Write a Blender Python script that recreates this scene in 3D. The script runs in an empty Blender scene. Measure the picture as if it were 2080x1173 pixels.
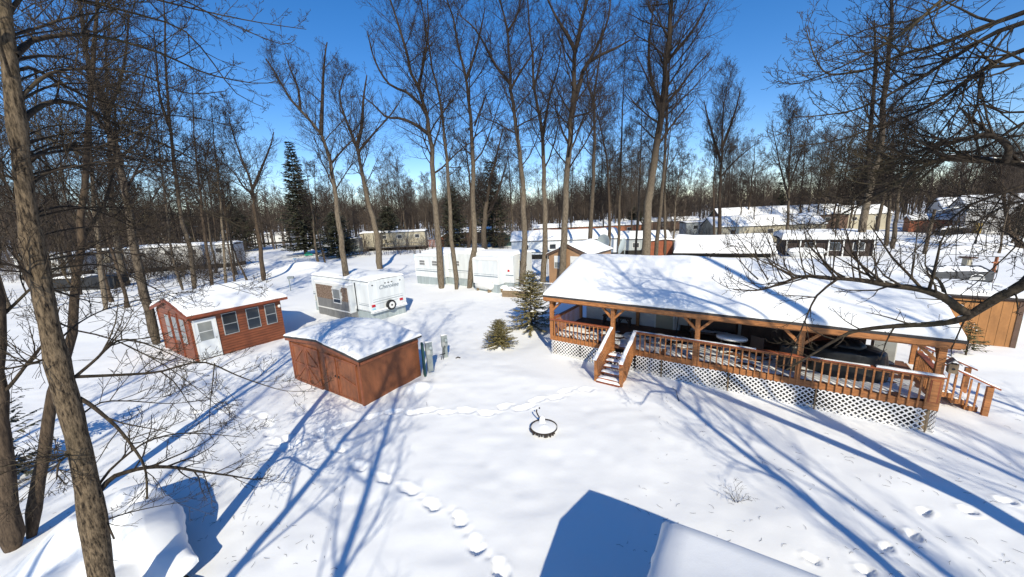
import bpy, math, random
import numpy as np
from mathutils import Vector, Matrix
random.seed(7); RNG = np.random.default_rng(7)
D = bpy.data; SC = bpy.context.scene
COL = SC.collection

# ------------------------------------------------------------------ camera
F, CX, CY, H = 745.0, 1040.0, 586.5, 6.8          # focal length and centre in photo pixels, eye height in metres
_d = np.array([1190.0 - CX, 4200.0 - CY, F]); _d /= np.linalg.norm(_d)
_up = -_d; _fw = np.array([0, 0, 1.0]) - _d * _d[2]; _fw /= np.linalg.norm(_fw)
_rt = np.cross(_fw, _up)
if _rt[0] < 0: _rt = -_rt
M3 = np.array([_rt, _fw, _up])
cam = D.cameras.new('camera'); camo = D.objects.new('camera', cam); COL.objects.link(camo)
cam.sensor_width = 36; cam.lens = F / 2080 * 36; cam.clip_start = 0.05; cam.clip_end = 2000
camo.matrix_world = Matrix(((M3[0, 0], -M3[0, 1], -M3[0, 2], 0), (M3[1, 0], -M3[1, 1], -M3[1, 2], 0),
                            (M3[2, 0], -M3[2, 1], -M3[2, 2], H), (0, 0, 0, 1)))
SC.camera = camo

# ------------------------------------------------------------------ light
EL, AZ = math.radians(34.2), math.radians(-7.8)    # sun height; azimuth the shadows fall towards
SUNDIR = np.array([math.sin(AZ) * math.cos(EL), math.cos(AZ) * math.cos(EL), -math.sin(EL)])
w = D.worlds.new('World'); SC.world = w; w.use_nodes = True
nt = w.node_tree; sky = nt.nodes.new('ShaderNodeTexSky'); sky.sky_type = 'NISHITA'
sky.sun_disc = False; sky.sun_elevation = EL; sky.sun_rotation = math.pi + AZ
sky.altitude = 300; sky.air_density = 1.0; sky.dust_density = 0.1; sky.ozone_density = 3.0
bg = nt.nodes['Background']; bg.inputs['Strength'].default_value = 0.12
hs = nt.nodes.new('ShaderNodeHueSaturation'); hs.inputs['Hue'].default_value = 0.503; hs.inputs['Saturation'].default_value = 1.33; hs.inputs['Value'].default_value = 1.18
nt.links.new(sky.outputs['Color'], hs.inputs['Color'])
ml = nt.nodes.new('ShaderNodeMix'); ml.data_type = 'RGBA'; ml.blend_type = 'MULTIPLY'; ml.inputs[0].default_value = 1; ml.inputs[7].default_value = (1.02, 0.965, 1.03, 1)
nt.links.new(hs.outputs['Color'], ml.inputs[6]); nt.links.new(ml.outputs[2], bg.inputs['Color'])
sun = D.lights.new('sun', 'SUN'); sun.energy = 5.0; sun.angle = math.radians(0.5); sun.color = (1.0, 0.925, 0.74)
suno = D.objects.new('sun', sun); COL.objects.link(suno)
suno.rotation_euler = Vector(SUNDIR).to_track_quat('-Z', 'Y').to_euler()
suno.location = (0, -20, 40)
SC.view_settings.view_transform = 'Standard'; SC.view_settings.look = 'None'
SC.view_settings.exposure = 0.12; SC.view_settings.gamma = 1
SC.cycles.max_bounces = 6; SC.cycles.diffuse_bounces = 3; SC.cycles.transparent_max_bounces = 8

# ------------------------------------------------------------------ survey helpers (photo pixel -> point in the place)
def ray(x, y): return M3 @ np.array([(x - CX) / F, (y - CY) / F, 1.0])
def at(x, y, z=0.0):
    r = ray(x, y); return np.array([0, 0, H]) + r * ((z - H) / r[2])
def above(base, x, y):            # point seen at (x, y) in the upright plane through base that faces the viewer
    r = ray(x, y); t = np.dot(base[:2], base[:2]) / np.dot(r[:2], base[:2]); return np.array([0, 0, H]) + r * t
def at_dist(x, y, dist):
    r = ray(x, y); return np.array([0, 0, H]) + r * (dist / math.hypot(r[0], r[1]))
def depth(p): return float((M3.T @ (np.array(p) - [0, 0, H]))[2])
U = np.array([0.81314, -0.58206]); N = np.array([0.58206, 0.81314])   # the street grid of the place
UA = math.atan2(U[1], U[0])

# ------------------------------------------------------------------ materials
def mat(name, col, rough=0.7, var=0.15, vscale=4.0, bump=0.0, bscale=30.0, metal=0.0, spec=0.4, lines=None, col2=None, stretch=(1, 1, 1), coat=0):
    m = D.materials.new(name); m.use_nodes = True; t = m.node_tree; L = t.links.new
    b = t.nodes['Principled BSDF']; b.inputs['Roughness'].default_value = rough
    b.inputs['Metallic'].default_value = metal; b.inputs['Specular IOR Level'].default_value = spec
    tc = t.nodes.new('ShaderNodeTexCoord'); mp = t.nodes.new('ShaderNodeMapping'); mp.inputs['Scale'].default_value = stretch
    L(tc.outputs['Object'], mp.inputs['Vector'])
    n = t.nodes.new('ShaderNodeTexNoise'); n.inputs['Scale'].default_value = vscale; n.inputs['Detail'].default_value = 6
    n.inputs['Roughness'].default_value = 0.65
    L(mp.outputs['Vector'], n.inputs['Vector'])
    r = t.nodes.new('ShaderNodeValToRGB'); L(n.outputs['Fac'], r.inputs['Fac'])
    c = np.array(col); c2 = np.array(col2) if col2 else c * (1 + var)
    c1 = c * (1 - var)
    r.color_ramp.elements[0].position = 0.32; r.color_ramp.elements[1].position = 0.68
    r.color_ramp.elements[0].color = (*np.clip(c1, 0, 1), 1); r.color_ramp.elements[1].color = (*np.clip(c2, 0, 1), 1)
    L(r.outputs['Color'], b.inputs['Base Color'])
    hsrc = None
    if bump:
        n2 = t.nodes.new('ShaderNodeTexNoise'); n2.inputs['Scale'].default_value = bscale; n2.inputs['Detail'].default_value = 5
        L(mp.outputs['Vector'], n2.inputs['Vector']); hsrc = n2.outputs['Fac']
    bn = None
    if hsrc:
        bn = t.nodes.new('ShaderNodeBump'); bn.inputs['Strength'].default_value = bump; bn.inputs['Distance'].default_value = 0.03
        L(hsrc, bn.inputs['Height']); L(bn.outputs['Normal'], b.inputs['Normal'])
    if lines:                                     # (axis, spacing, groove fraction, strength)
        ax, sp, gf, st = lines
        sx = t.nodes.new('ShaderNodeSeparateXYZ'); L(tc.outputs['Object'], sx.inputs[0])
        dv = t.nodes.new('ShaderNodeMath'); dv.operation = 'DIVIDE'; dv.inputs[1].default_value = sp; L(sx.outputs[ax], dv.inputs[0])
        fr = t.nodes.new('ShaderNodeMath'); fr.operation = 'FRACT'; L(dv.outputs[0], fr.inputs[0])
        mr = t.nodes.new('ShaderNodeMapRange'); mr.inputs['From Min'].default_value = 0; mr.inputs['From Max'].default_value = gf
        L(fr.outputs[0], mr.inputs['Value'])
        b2 = t.nodes.new('ShaderNodeBump'); b2.inputs['Strength'].default_value = st; b2.inputs['Distance'].default_value = 0.03
        L(mr.outputs[0], b2.inputs['Height'])
        if bn: L(bn.outputs['Normal'], b2.inputs['Normal'])
        L(b2.outputs['Normal'], b.inputs['Normal'])
    return m
MT = {}
def snow_mat(name, sc1, sc2, s):
    m = D.materials.new(name); m.use_nodes = True; t = m.node_tree; L = t.links.new
    b = t.nodes['Principled BSDF']; b.inputs['Base Color'].default_value = (0.87, 0.87, 0.865, 1)
    b.inputs['Roughness'].default_value = 0.65; b.inputs['Specular IOR Level'].default_value = 0.25
    tc = t.nodes.new('ShaderNodeTexCoord')
    a = t.nodes.new('ShaderNodeTexNoise'); a.inputs['Scale'].default_value = sc1; a.inputs['Detail'].default_value = 4
    c = t.nodes.new('ShaderNodeTexNoise'); c.inputs['Scale'].default_value = sc2; c.inputs['Detail'].default_value = 3
    L(tc.outputs['Object'], a.inputs['Vector']); L(tc.outputs['Object'], c.inputs['Vector'])
    b1 = t.nodes.new('ShaderNodeBump'); b1.inputs['Strength'].default_value = s; b1.inputs['Distance'].default_value = 0.08
    b2 = t.nodes.new('ShaderNodeBump'); b2.inputs['Strength'].default_value = 0.25; b2.inputs['Distance'].default_value = 0.006
    L(a.outputs['Fac'], b1.inputs['Height']); L(c.outputs['Fac'], b2.inputs['Height'])
    L(b1.outputs['Normal'], b2.inputs['Normal']); L(b2.outputs['Normal'], b.inputs['Normal'])
    return m
MT['snow'] = snow_mat('snow', 1.6, 60, 0.16)
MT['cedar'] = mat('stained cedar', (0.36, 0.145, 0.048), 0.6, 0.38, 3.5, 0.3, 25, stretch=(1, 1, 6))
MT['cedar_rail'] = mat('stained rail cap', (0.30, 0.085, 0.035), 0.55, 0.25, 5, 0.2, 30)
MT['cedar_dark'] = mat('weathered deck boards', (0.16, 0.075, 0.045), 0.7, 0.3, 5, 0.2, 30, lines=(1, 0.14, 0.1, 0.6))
MT['lattice'] = mat('white lattice', (0.78, 0.76, 0.74), 0.5, 0.06)
MT['log'] = mat('red log siding', (0.215, 0.064, 0.027), 0.55, 0.3, 3, 0.2, 20, lines=(2, 0.15, 0.25, 1.0), stretch=(0.4, 0.4, 3))
MT['redtrim'] = mat('red trim', (0.20, 0.05, 0.022), 0.6, 0.2, 6)
MT['shed'] = mat('brown shed paint', (0.225, 0.078, 0.032), 0.6, 0.36, 1.6, 0.2, 20, lines=(0, 0.2, 0.06, 0.7), stretch=(1, 1, 0.5))
MT['shedtrim'] = mat('brown shed trim', (0.22, 0.07, 0.03), 0.6, 0.25, 4, 0.2, 20)
MT['tan'] = mat('tan plywood siding', (0.36, 0.165, 0.055), 0.65, 0.3, 1.5, 0.2, 14, lines=(0, 0.3, 0.05, 0.7), stretch=(1, 1, 0.4))
MT['tan2'] = mat('light brown siding', (0.34, 0.20, 0.11), 0.7, 0.15, 2, lines=(0, 0.2, 0.06, 0.5))
MT['white'] = mat('white trailer panel', (0.66, 0.685, 0.69), 0.4, 0.13, 1.6, 0.03, 6, stretch=(1.6, 1.6, 0.25))
MT['corr'] = mat('white ribbed panel', (0.58, 0.58, 0.58), 0.45, 0.07, 0.9, lines=(2, 0.09, 0.3, 0.4))
MT['cream'] = mat('cream siding', (0.40, 0.36, 0.27), 0.6, 0.1, 1.5, lines=(2, 0.12, 0.15, 0.5))
MT['grayside'] = mat('grey siding', (0.33, 0.36, 0.37), 0.55, 0.14, 1.2, lines=(0, 0.3, 0.05, 0.6), stretch=(1, 1, 0.3))
MT['skirt'] = mat('galvanised skirting', (0.33, 0.38, 0.39), 0.5, 0.22, 2.0, 0.1, 8, lines=(0, 0.12, 0.3, 0.5), stretch=(3, 3, 0.3))
MT['weath'] = mat('weathered grey boards', (0.20, 0.20, 0.20), 0.75, 0.3, 3, 0.2, 15, lines=(0, 0.07, 0.3, 0.6), stretch=(4, 4, 0.3))
MT['shingle'] = mat('dark roof shingles', (0.045, 0.04, 0.04), 0.85, 0.3, 8, 0.4, 30)
MT['glass'] = mat('window glass', (0.035, 0.04, 0.045), 0.08, 0.25, 0.8, spec=0.8)
MT['curtain'] = mat('curtained glass', (0.20, 0.21, 0.20), 0.25, 0.25, 1.2, spec=0.6, lines=(0, 0.05, 0.4, 0.3))
MT['frame'] = mat('white window frame', (0.68, 0.68, 0.66), 0.4, 0.06)
MT['alum'] = mat('aluminium frame', (0.42, 0.43, 0.42), 0.4, 0.1, metal=0.3)
MT['door'] = mat('white door paint', (0.66, 0.68, 0.69), 0.45, 0.05)
MT['black'] = mat('black rubber', (0.012, 0.012, 0.013), 0.55, 0.2)
MT['darkgap'] = mat('dark brush and gap shade', (0.02, 0.018, 0.015), 0.9, 0.4, 20)
MT['tarp'] = mat('black tarp', (0.016, 0.017, 0.018), 0.42, 0.3, 5, 0.6, 5)
MT['graytarp'] = mat('charcoal tarp', (0.05, 0.052, 0.056), 0.5, 0.2, 5, 0.35, 5)
MT['metalgrey'] = mat('grey painted metal', (0.25, 0.28, 0.28), 0.45, 0.15, 5, metal=0.2)
MT['dish'] = mat('grey dish metal', (0.36, 0.41, 0.42), 0.5, 0.08)
MT['iron'] = mat('rusty dark iron', (0.03, 0.022, 0.018), 0.7, 0.4, 20, 0.3, 40)
MT['darkwood_shade'] = mat('dark stained wood and opening shade', (0.035, 0.022, 0.018), 0.6, 0.3, 6)
MT['redlens'] = mat('red lens', (0.45, 0.01, 0.02), 0.25, 0.1)
MT['greensign'] = mat('green sign', (0.02, 0.22, 0.14), 0.5, 0.05)
MT['bluesign'] = mat('pale blue sign', (0.30, 0.55, 0.68), 0.5, 0.05)
MT['stripe'] = mat('grey blue stripe', (0.16, 0.20, 0.24), 0.5, 0.1)
MT['green'] = mat('dark green canvas', (0.008, 0.045, 0.045), 0.6, 0.2, 3)
MT['greenroof'] = mat('green metal roof', (0.012, 0.10, 0.07), 0.5, 0.2, 3)
MT['redshed'] = mat('red brown boards', (0.24, 0.07, 0.03), 0.65, 0.25, 2, lines=(0, 0.2, 0.08, 0.6))
MT['brown'] = mat('dark brown siding', (0.11, 0.065, 0.045), 0.7, 0.25, 3, lines=(0, 0.2, 0.08, 0.6))
MT['oldwood'] = mat('grey brown old wood', (0.20, 0.145, 0.09), 0.8, 0.3, 4, 0.3, 20)
MT['shake'] = None
def bark(name, a, b, scl=(9, 9, 1.6), bs=1.0, lich=None, dark_up=False):
    m = D.materials.new(name); m.use_nodes = True; t = m.node_tree; L = t.links.new
    p = t.nodes['Principled BSDF']; p.inputs['Roughness'].default_value = 0.9; p.inputs['Specular IOR Level'].default_value = 0.15
    tc = t.nodes.new('ShaderNodeTexCoord'); mp = t.nodes.new('ShaderNodeMapping'); mp.inputs['Scale'].default_value = scl
    L(tc.outputs['Object'], mp.inputs[0])
    v = t.nodes.new('ShaderNodeTexNoise'); v.inputs['Scale'].default_value = 2.2; v.inputs['Detail'].default_value = 8; v.inputs['Roughness'].default_value = 0.7
    L(mp.outputs[0], v.inputs['Vector'])
    r = t.nodes.new('ShaderNodeValToRGB'); r.color_ramp.elements[0].position = 0.38; r.color_ramp.elements[1].position = 0.60
    r.color_ramp.elements[0].color = (*a, 1); r.color_ramp.elements[1].color = (*b, 1); L(v.outputs['Fac'], r.inputs[0])
    n = t.nodes.new('ShaderNodeTexNoise'); n.inputs['Scale'].default_value = 0.9; n.inputs['Detail'].default_value = 3
    L(tc.outputs['Object'], n.inputs['Vector'])
    r2 = t.nodes.new('ShaderNodeValToRGB'); r2.color_ramp.elements[0].position = 0.5; r2.color_ramp.elements[1].position = 0.75
    r2.color_ramp.elements[1].color = (0.6, 0.6, 0.6, 1) if lich else (0, 0, 0, 1); L(n.outputs['Fac'], r2.inputs[0])
    mx = t.nodes.new('ShaderNodeMix'); mx.data_type = 'RGBA'; L(r2.outputs[0], mx.inputs[0]); L(r.outputs[0], mx.inputs[6])
    mx.inputs[7].default_value = (*(lich or b), 1); out = mx.outputs[2]
    if dark_up:                                    # stem colour blends to dark brown with height
        sz = t.nodes.new('ShaderNodeSeparateXYZ'); L(tc.outputs['Object'], sz.inputs[0])
        ad = t.nodes.new('ShaderNodeMath'); ad.operation = 'MULTIPLY_ADD'; L(n.outputs['Fac'], ad.inputs[0]); ad.inputs[1].default_value = 6; L(sz.outputs[2], ad.inputs[2])
        mr = t.nodes.new('ShaderNodeMapRange'); L(ad.outputs[0], mr.inputs['Value']); mr.inputs['From Min'].default_value = 10; mr.inputs['From Max'].default_value = 19
        m2 = t.nodes.new('ShaderNodeMix'); m2.data_type = 'RGBA'; L(mr.outputs[0], m2.inputs[0]); L(out, m2.inputs[6]); m2.inputs[7].default_value = (0.04, 0.031, 0.025, 1); out = m2.outputs[2]
    L(out, p.inputs['Base Color'])
    bp = t.nodes.new('ShaderNodeBump'); bp.inputs['Strength'].default_value = bs; bp.inputs['Distance'].default_value = 0.02
    L(v.outputs['Fac'], bp.inputs['Height']); L(bp.outputs[0], p.inputs['Normal'])
    return m
MT['bark_near'] = bark('furrowed brown bark', (0.016, 0.012, 0.009), (0.175, 0.13, 0.085), (15, 15, 3.4), 1.0, (0.09, 0.072, 0.045))
MT['bark_tan'] = bark('tan grey bark', (0.065, 0.051, 0.037), (0.205, 0.165, 0.12), (10, 10, 1.8), 1.0, dark_up=True)
MT['bark_dark'] = bark('dark brown bark', (0.035, 0.026, 0.02), (0.10, 0.072, 0.05), (10, 10, 1.6), 0.8, dark_up=True)
MT['bark_mid'] = bark('grey brown bark', (0.042, 0.033, 0.025), (0.13, 0.102, 0.074), (10, 10, 1.6), 0.8, dark_up=True)
MT['twig'] = bark('twig bark', (0.018, 0.014, 0.012), (0.050, 0.038, 0.031), (3, 3, 3), 0.3)
MT['twig_near'] = bark('near twig bark', (0.018, 0.014, 0.011), (0.065, 0.050, 0.037), (9, 9, 9), 0.6, (0.11, 0.09, 0.05))
MT['twig_far'] = bark('far twig bark', (0.048, 0.038, 0.032), (0.100, 0.078, 0.062), (2, 2, 2), 0.2)
MT['needle'] = mat('spruce needles', (0.085, 0.095, 0.042), 0.7, 0.45, 2.5, col2=(0.19, 0.17, 0.075))
MT['needle_dark'] = mat('dark spruce needles', (0.03, 0.038, 0.024), 0.75, 0.45, 1.2, col2=(0.075, 0.075, 0.045))
MT['needle_gold'] = mat('yellow green needles', (0.19, 0.16, 0.065), 0.7, 0.4, 3)
MT['rust'] = mat('orange brown trim', (0.30, 0.11, 0.05), 0.7, 0.2)
MT['yellow'] = mat('yellow tan paint', (0.42, 0.30, 0.08), 0.6, 0.2)

# ------------------------------------------------------------------ mesh helpers
class MB:
    def __init__(s): s.v = []; s.f = []
    def box(s, x0, x1, y0, y1, z0, z1):
        b = len(s.v)
        s.v += [(x0, y0, z0), (x1, y0, z0), (x1, y1, z0), (x0, y1, z0), (x0, y0, z1), (x1, y0, z1), (x1, y1, z1), (x0, y1, z1)]
        s.f += [tuple(b + i for i in q) for q in ((0, 3, 2, 1), (4, 5, 6, 7), (0, 1, 5, 4), (1, 2, 6, 5), (2, 3, 7, 6), (3, 0, 4, 7))]
        return s
    def bar(s, p, q, w, h=None, side=None):
        h = h or w; p = Vector(p); q = Vector(q); t = (q - p).normalized()
        up = Vector(side) if side else (Vector((0, 0, 1)) if abs(t.z) < 0.95 else Vector((0, 1, 0)))
        a = t.cross(up).normalized() * w / 2; c = a.cross(t).normalized() * h / 2
        b = len(s.v)
        for e in (p, q):
            s.v += [tuple(e - a - c), tuple(e + a - c), tuple(e + a + c), tuple(e - a + c)]
        s.f += [tuple(b + i for i in x) for x in ((0, 1, 2, 3), (7, 6, 5, 4), (0, 4, 5, 1), (1, 5, 6, 2), (2, 6, 7, 3), (3, 7, 4, 0))]
        return s
    def prism(s, prof, x0, x1, axis=0):           # polygon in the other two axes, extruded along axis
        b = len(s.v); n = len(prof)
        for x in (x0, x1):
            for a, c in prof: s.v.append((x, a, c) if axis == 0 else (a, x, c) if axis == 1 else (a, c, x))
        s.f += [tuple(b + i for i in range(n))[::-1], tuple(b + n + i for i in range(n))]
        for i in range(n): j = (i + 1) % n; s.f.append((b + i, b + j, b + n + j, b + n + i))
        return s
    def tube(s, pts, rad, n=8, cap=True):
        b = len(s.v); P = [Vector(p) for p in pts]
        for i, p in enumerate(P):
            t = (P[min(i + 1, len(P) - 1)] - P[max(i - 1, 0)]).normalized()
            r = rad[i] if hasattr(rad, '__len__') else rad
            up = Vector((0, 0, 1)) if abs(t.z) < 0.9 else Vector((1, 0, 0)); a = t.cross(up).normalized(); c = a.cross(t)
            for k in range(n):
                an = 2 * math.pi * k / n; s.v.append(tuple(p + a * (r * math.cos(an)) + c * (r * math.sin(an))))
        for i in range(len(P) - 1):
            for k in range(n): j = (k + 1) % n; s.f.append((b + i * n + k, b + i * n + j, b + (i + 1) * n + j, b + (i + 1) * n + k))
        if cap: s.f += [tuple(b + k for k in range(n))[::-1], tuple(b + (len(P) - 1) * n + k for k in range(n))]
        return s
    def lathe(s, prof, c=(0, 0), n=20):
        b = len(s.v)
        for r, z in prof:
            for k in range(n): an = 2 * math.pi * k / n; s.v.append((c[0] + r * math.cos(an), c[1] + r * math.sin(an), z))
        for i in range(len(prof) - 1):
            for k in range(n): j = (k + 1) % n; s.f.append((b + i * n + k, b + i * n + j, b + (i + 1) * n + j, b + (i + 1) * n + k))
        return s
    def build(s, name, m, parent=None, smooth=False, bevel=0):
        me = D.meshes.new(name); me.from_pydata(s.v, [], s.f); me.validate(); me.update()
        return finish(me, name, m, parent, smooth, bevel)
def finish(me, name, m, parent=None, smooth=False, bevel=0):
    o = D.objects.new(name, me); COL.objects.link(o); me.materials.append(MT[m] if isinstance(m, str) else m)
    if smooth: me.shade_smooth()
    if parent: o.parent = parent
    if bevel:
        bm = o.modifiers.new('bevel', 'BEVEL'); bm.width = bevel; bm.segments = 2; bm.limit_method = 'ANGLE'
    return o
def tag(o, label=None, cat=None, group=None, kind=None):
    if label: o['label'] = label
    if cat: o['category'] = cat
    if group: o['group'] = group
    if kind: o['kind'] = kind
    return o
def thing(name, loc, rz, label, cat, group=None):
    o = D.objects.new(name, None); COL.objects.link(o); o.empty_display_size = 0.2
    o.location = (loc[0], loc[1], loc[2] if len(loc) > 2 else 0); o.rotation_euler = (0, 0, rz)
    return tag(o, label, cat, group)
def npmesh(name, V, Q):                            # numpy verts and quads
    me = D.meshes.new(name); V = np.ascontiguousarray(V, dtype=np.float32); Q = np.ascontiguousarray(Q, dtype=np.int32)
    me.vertices.add(len(V)); me.vertices.foreach_set('co', V.ravel())
    me.loops.add(Q.size); me.loops.foreach_set('vertex_index', Q.ravel())
    me.polygons.add(len(Q)); me.polygons.foreach_set('loop_start', np.arange(0, Q.size, Q.shape[1], dtype=np.int32))
    me.update(calc_edges=True); me.validate(); return me

# smooth value noise
_G = RNG.random((256, 256))
def vnoise(x, y):
    xi = np.floor(x).astype(int); yi = np.floor(y).astype(int); fx = x - xi; fy = y - yi
    fx = fx * fx * (3 - 2 * fx); fy = fy * fy * (3 - 2 * fy)
    g = lambda a, b: _G[a & 255, b & 255]
    return (g(xi, yi) * (1 - fx) + g(xi + 1, yi) * fx) * (1 - fy) + (g(xi, yi + 1) * (1 - fx) + g(xi + 1, yi + 1) * fx) * fy - 0.5

# ------------------------------------------------------------------ ground
def steps(*spans):
    out = []
    for a, b, s in spans: out += list(np.arange(a, b, s))
    return np.array(out + [spans[-1][1]])
gx = steps((-900, -200, 50), (-200, -60, 5), (-60, -25, 0.8), (-25, -13, 0.25), (-13, 14, 0.055), (14, 25, 0.25), (25, 80, 0.8), (80, 200, 5), (200, 900, 50))
gy = steps((-60, -10, 5), (-10, 4, 0.8), (4, 17, 0.055), (17, 30, 0.15), (30, 60, 0.5), (60, 120, 1.5), (120, 300, 10), (300, 1400, 60))
X, Y = np.meshgrid(gx, gy, indexing='ij')
Z = 0.16 * vnoise(X / 3.1, Y / 3.1) + 0.10 * vnoise(X / 1.1 + 9, Y / 1.3 + 3) * np.clip((14 - Y) / 10 + 0.4, 0.25, 1) + 0.022 * vnoise(X / 0.35, Y / 0.4) + 0.022 * vnoise(X / 0.9 + .35 * Y, Y / 0.32 - .2 * X) * np.clip(vnoise(X / 4.3 + 40, Y / 4.1) + .45, 0, 1)
Z += 0.5 * vnoise(X / 14 + 5, Y / 17) * np.clip((np.hypot(X, Y) - 18) / 20, 0, 1)
far = np.clip((np.hypot(X, Y) - 220) / 400, 0, 1); Z += far * 7
def bump_at(px, py, h, r, r2=None, ang=0.0, p=None):
    global Z
    c = at(px, py) if p is None else p
    dx, dy = X - c[0], Y - c[1]; ca, sa = math.cos(ang), math.sin(ang)
    q = ((dx * ca + dy * sa) / r) ** 2 + ((-dx * sa + dy * ca) / (r2 or r)) ** 2
    Z += h * np.exp(-q)
# snow banks along the road and ploughed ridges
for px, py, h, r, r2 in ((600, 552, .7, 4, 2), (640, 548, .6, 3, 2), (560, 535, .6, 5, 2), (655, 555, .5, 3, 1.5), (395, 610, .5, 3, 2), (470, 600, .5, 4, 1.5),
                         (2010, 650, .5, 2, 1), (1985, 660, .4, 1.5, 1), (1960, 485, .8, 6, 2), (1850, 492, .7, 6, 2), (1985, 505, .8, 8, 2), (1800, 488, .5, 5, 2),
                         (1010, 702, .18, .7, .5), (900, 585, .25, 1, 1), (1955, 725, .2, 1.2, .8), (850, 790, .25, .5, .3), (1270, 790, .12, .6, .3)):
    bump_at(px, py, h, r, r2, 0.2)
def hgt(x, y):
    i = np.clip(np.searchsorted(gx, x) - 1, 0, len(gx) - 2); j = np.clip(np.searchsorted(gy, y) - 1, 0, len(gy) - 2)
    return float(Z[i, j])
def flatten(cx, cy, rx, ry, ang, z=0.0, soft=0.8):
    global Z
    dx, dy = X - cx, Y - cy; ca, sa = math.cos(ang), math.sin(ang)
    a = np.abs(dx * ca + dy * sa) - rx; b = np.abs(-dx * sa + dy * ca) - ry
    k = np.clip(1 - np.maximum(a, b) / soft, 0, 1); k = k * k * (3 - 2 * k); Z = Z * (1 - k) + z * k
HL = np.array([1.81, 16.86])                       # front left corner of the porch
hc = HL + U * 6.3 + N * 3.5; flatten(hc[0], hc[1], 7.2, 5.5, UA, 0.0, 1.0)
def prints(pts, depth_=0.11, ln=0.24, wd=0.15, drag=True, rimf=0.35):
    global Z
    P = [at(*p) for p in pts]
    for i, c in enumerate(P):
        a = P[min(i + 1, len(P) - 1)] - P[max(i - 1, 0)]; an = math.atan2(a[1], a[0]) + random.uniform(-.2, .2)
        m = (np.abs(X - c[0]) < 1.2) & (np.abs(Y - c[1]) < 1.2)
        dx, dy = X[m] - c[0], Y[m] - c[1]; ca, sa = math.cos(an), math.sin(an)
        u = dx * ca + dy * sa; v = -dx * sa + dy * ca + 0.02 * np.sin(u * 17 + i)
        L_ = ln * random.uniform(.85, 1.25); W_ = wd * random.uniform(.85, 1.15)
        q = np.sqrt((u / L_) ** 2 + (v / W_) ** 2)
        hole = 1 / (1 + np.exp((q - 1) * 9))
        q = q * (1 + .32 * vnoise(u * 7 + i * 3.1, v * 9 + i)); hole = 1 / (1 + np.exp((q - 1) * 8)); hole = hole * (0.75 + .5 * np.clip(u / L_, -1, 1) * (1 if i % 2 else .4)); drag_ = np.exp(-((v / (W_ * .6)) ** 2)) * np.clip(-u / L_ - .6, 0, 1.2) * np.exp(-np.clip(-u / L_ - 1.6, 0, 9) * 4); hole = np.maximum(hole, drag_ * .3)
        rim = np.exp(-((q - 1.35) / 0.3) ** 2)
        Z[m] += -depth_ * hole * random.uniform(.8, 1.2) + depth_ * rimf * 0.5 * rim * (0.6 + 0.8 * np.clip(vnoise(u * 9 + i, v * 9) + .5, 0, 1))
prints([(1192, 791), (1150, 793), (1129, 806), (1092, 812), (1066, 827), (1024, 826), (989, 838), (947, 835), (907, 840), (871, 835), (840, 840), (802, 839), (757, 848), (701, 865)], 0.12, 0.27, 0.14)
prints([(650, 880), (688, 915), (730, 950), (779, 974), (827, 993), (877, 1025), (932, 1055), (966, 1106), (1016, 1159)], 0.13, 0.23, 0.12)
prints([(530, 845), (545, 860), (548, 880), (556, 900), (580, 912), (602, 905), (615, 930), (575, 896), (650, 893)], 0.12, 0.22, 0.15)
prints([(1647, 1142), (1756, 1163), (1799, 1117), (1855, 1093), (1879, 1044), (1967, 1041), (2041, 1020)], 0.13, 0.13, 0.085, rimf=0.5)
prints([(500, 838), (470, 835), (440, 838), (400, 836)], 0.06, 0.2, 0.12)
nx, ny = len(gx), len(gy)
idx = np.arange(nx * ny).reshape(nx, ny)
Qg = np.stack([idx[:-1, :-1], idx[1:, :-1], idx[1:, 1:], idx[:-1, 1:]], -1).reshape(-1, 4)
gme = npmesh('ground', np.stack([X, Y, Z], -1).reshape(-1, 3), Qg)
ground = finish(gme, 'ground', 'snow', smooth=True); tag(ground, 'deep untracked snow with long blue tree shadows and footprints', kind='structure')
del ground['label']

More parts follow.
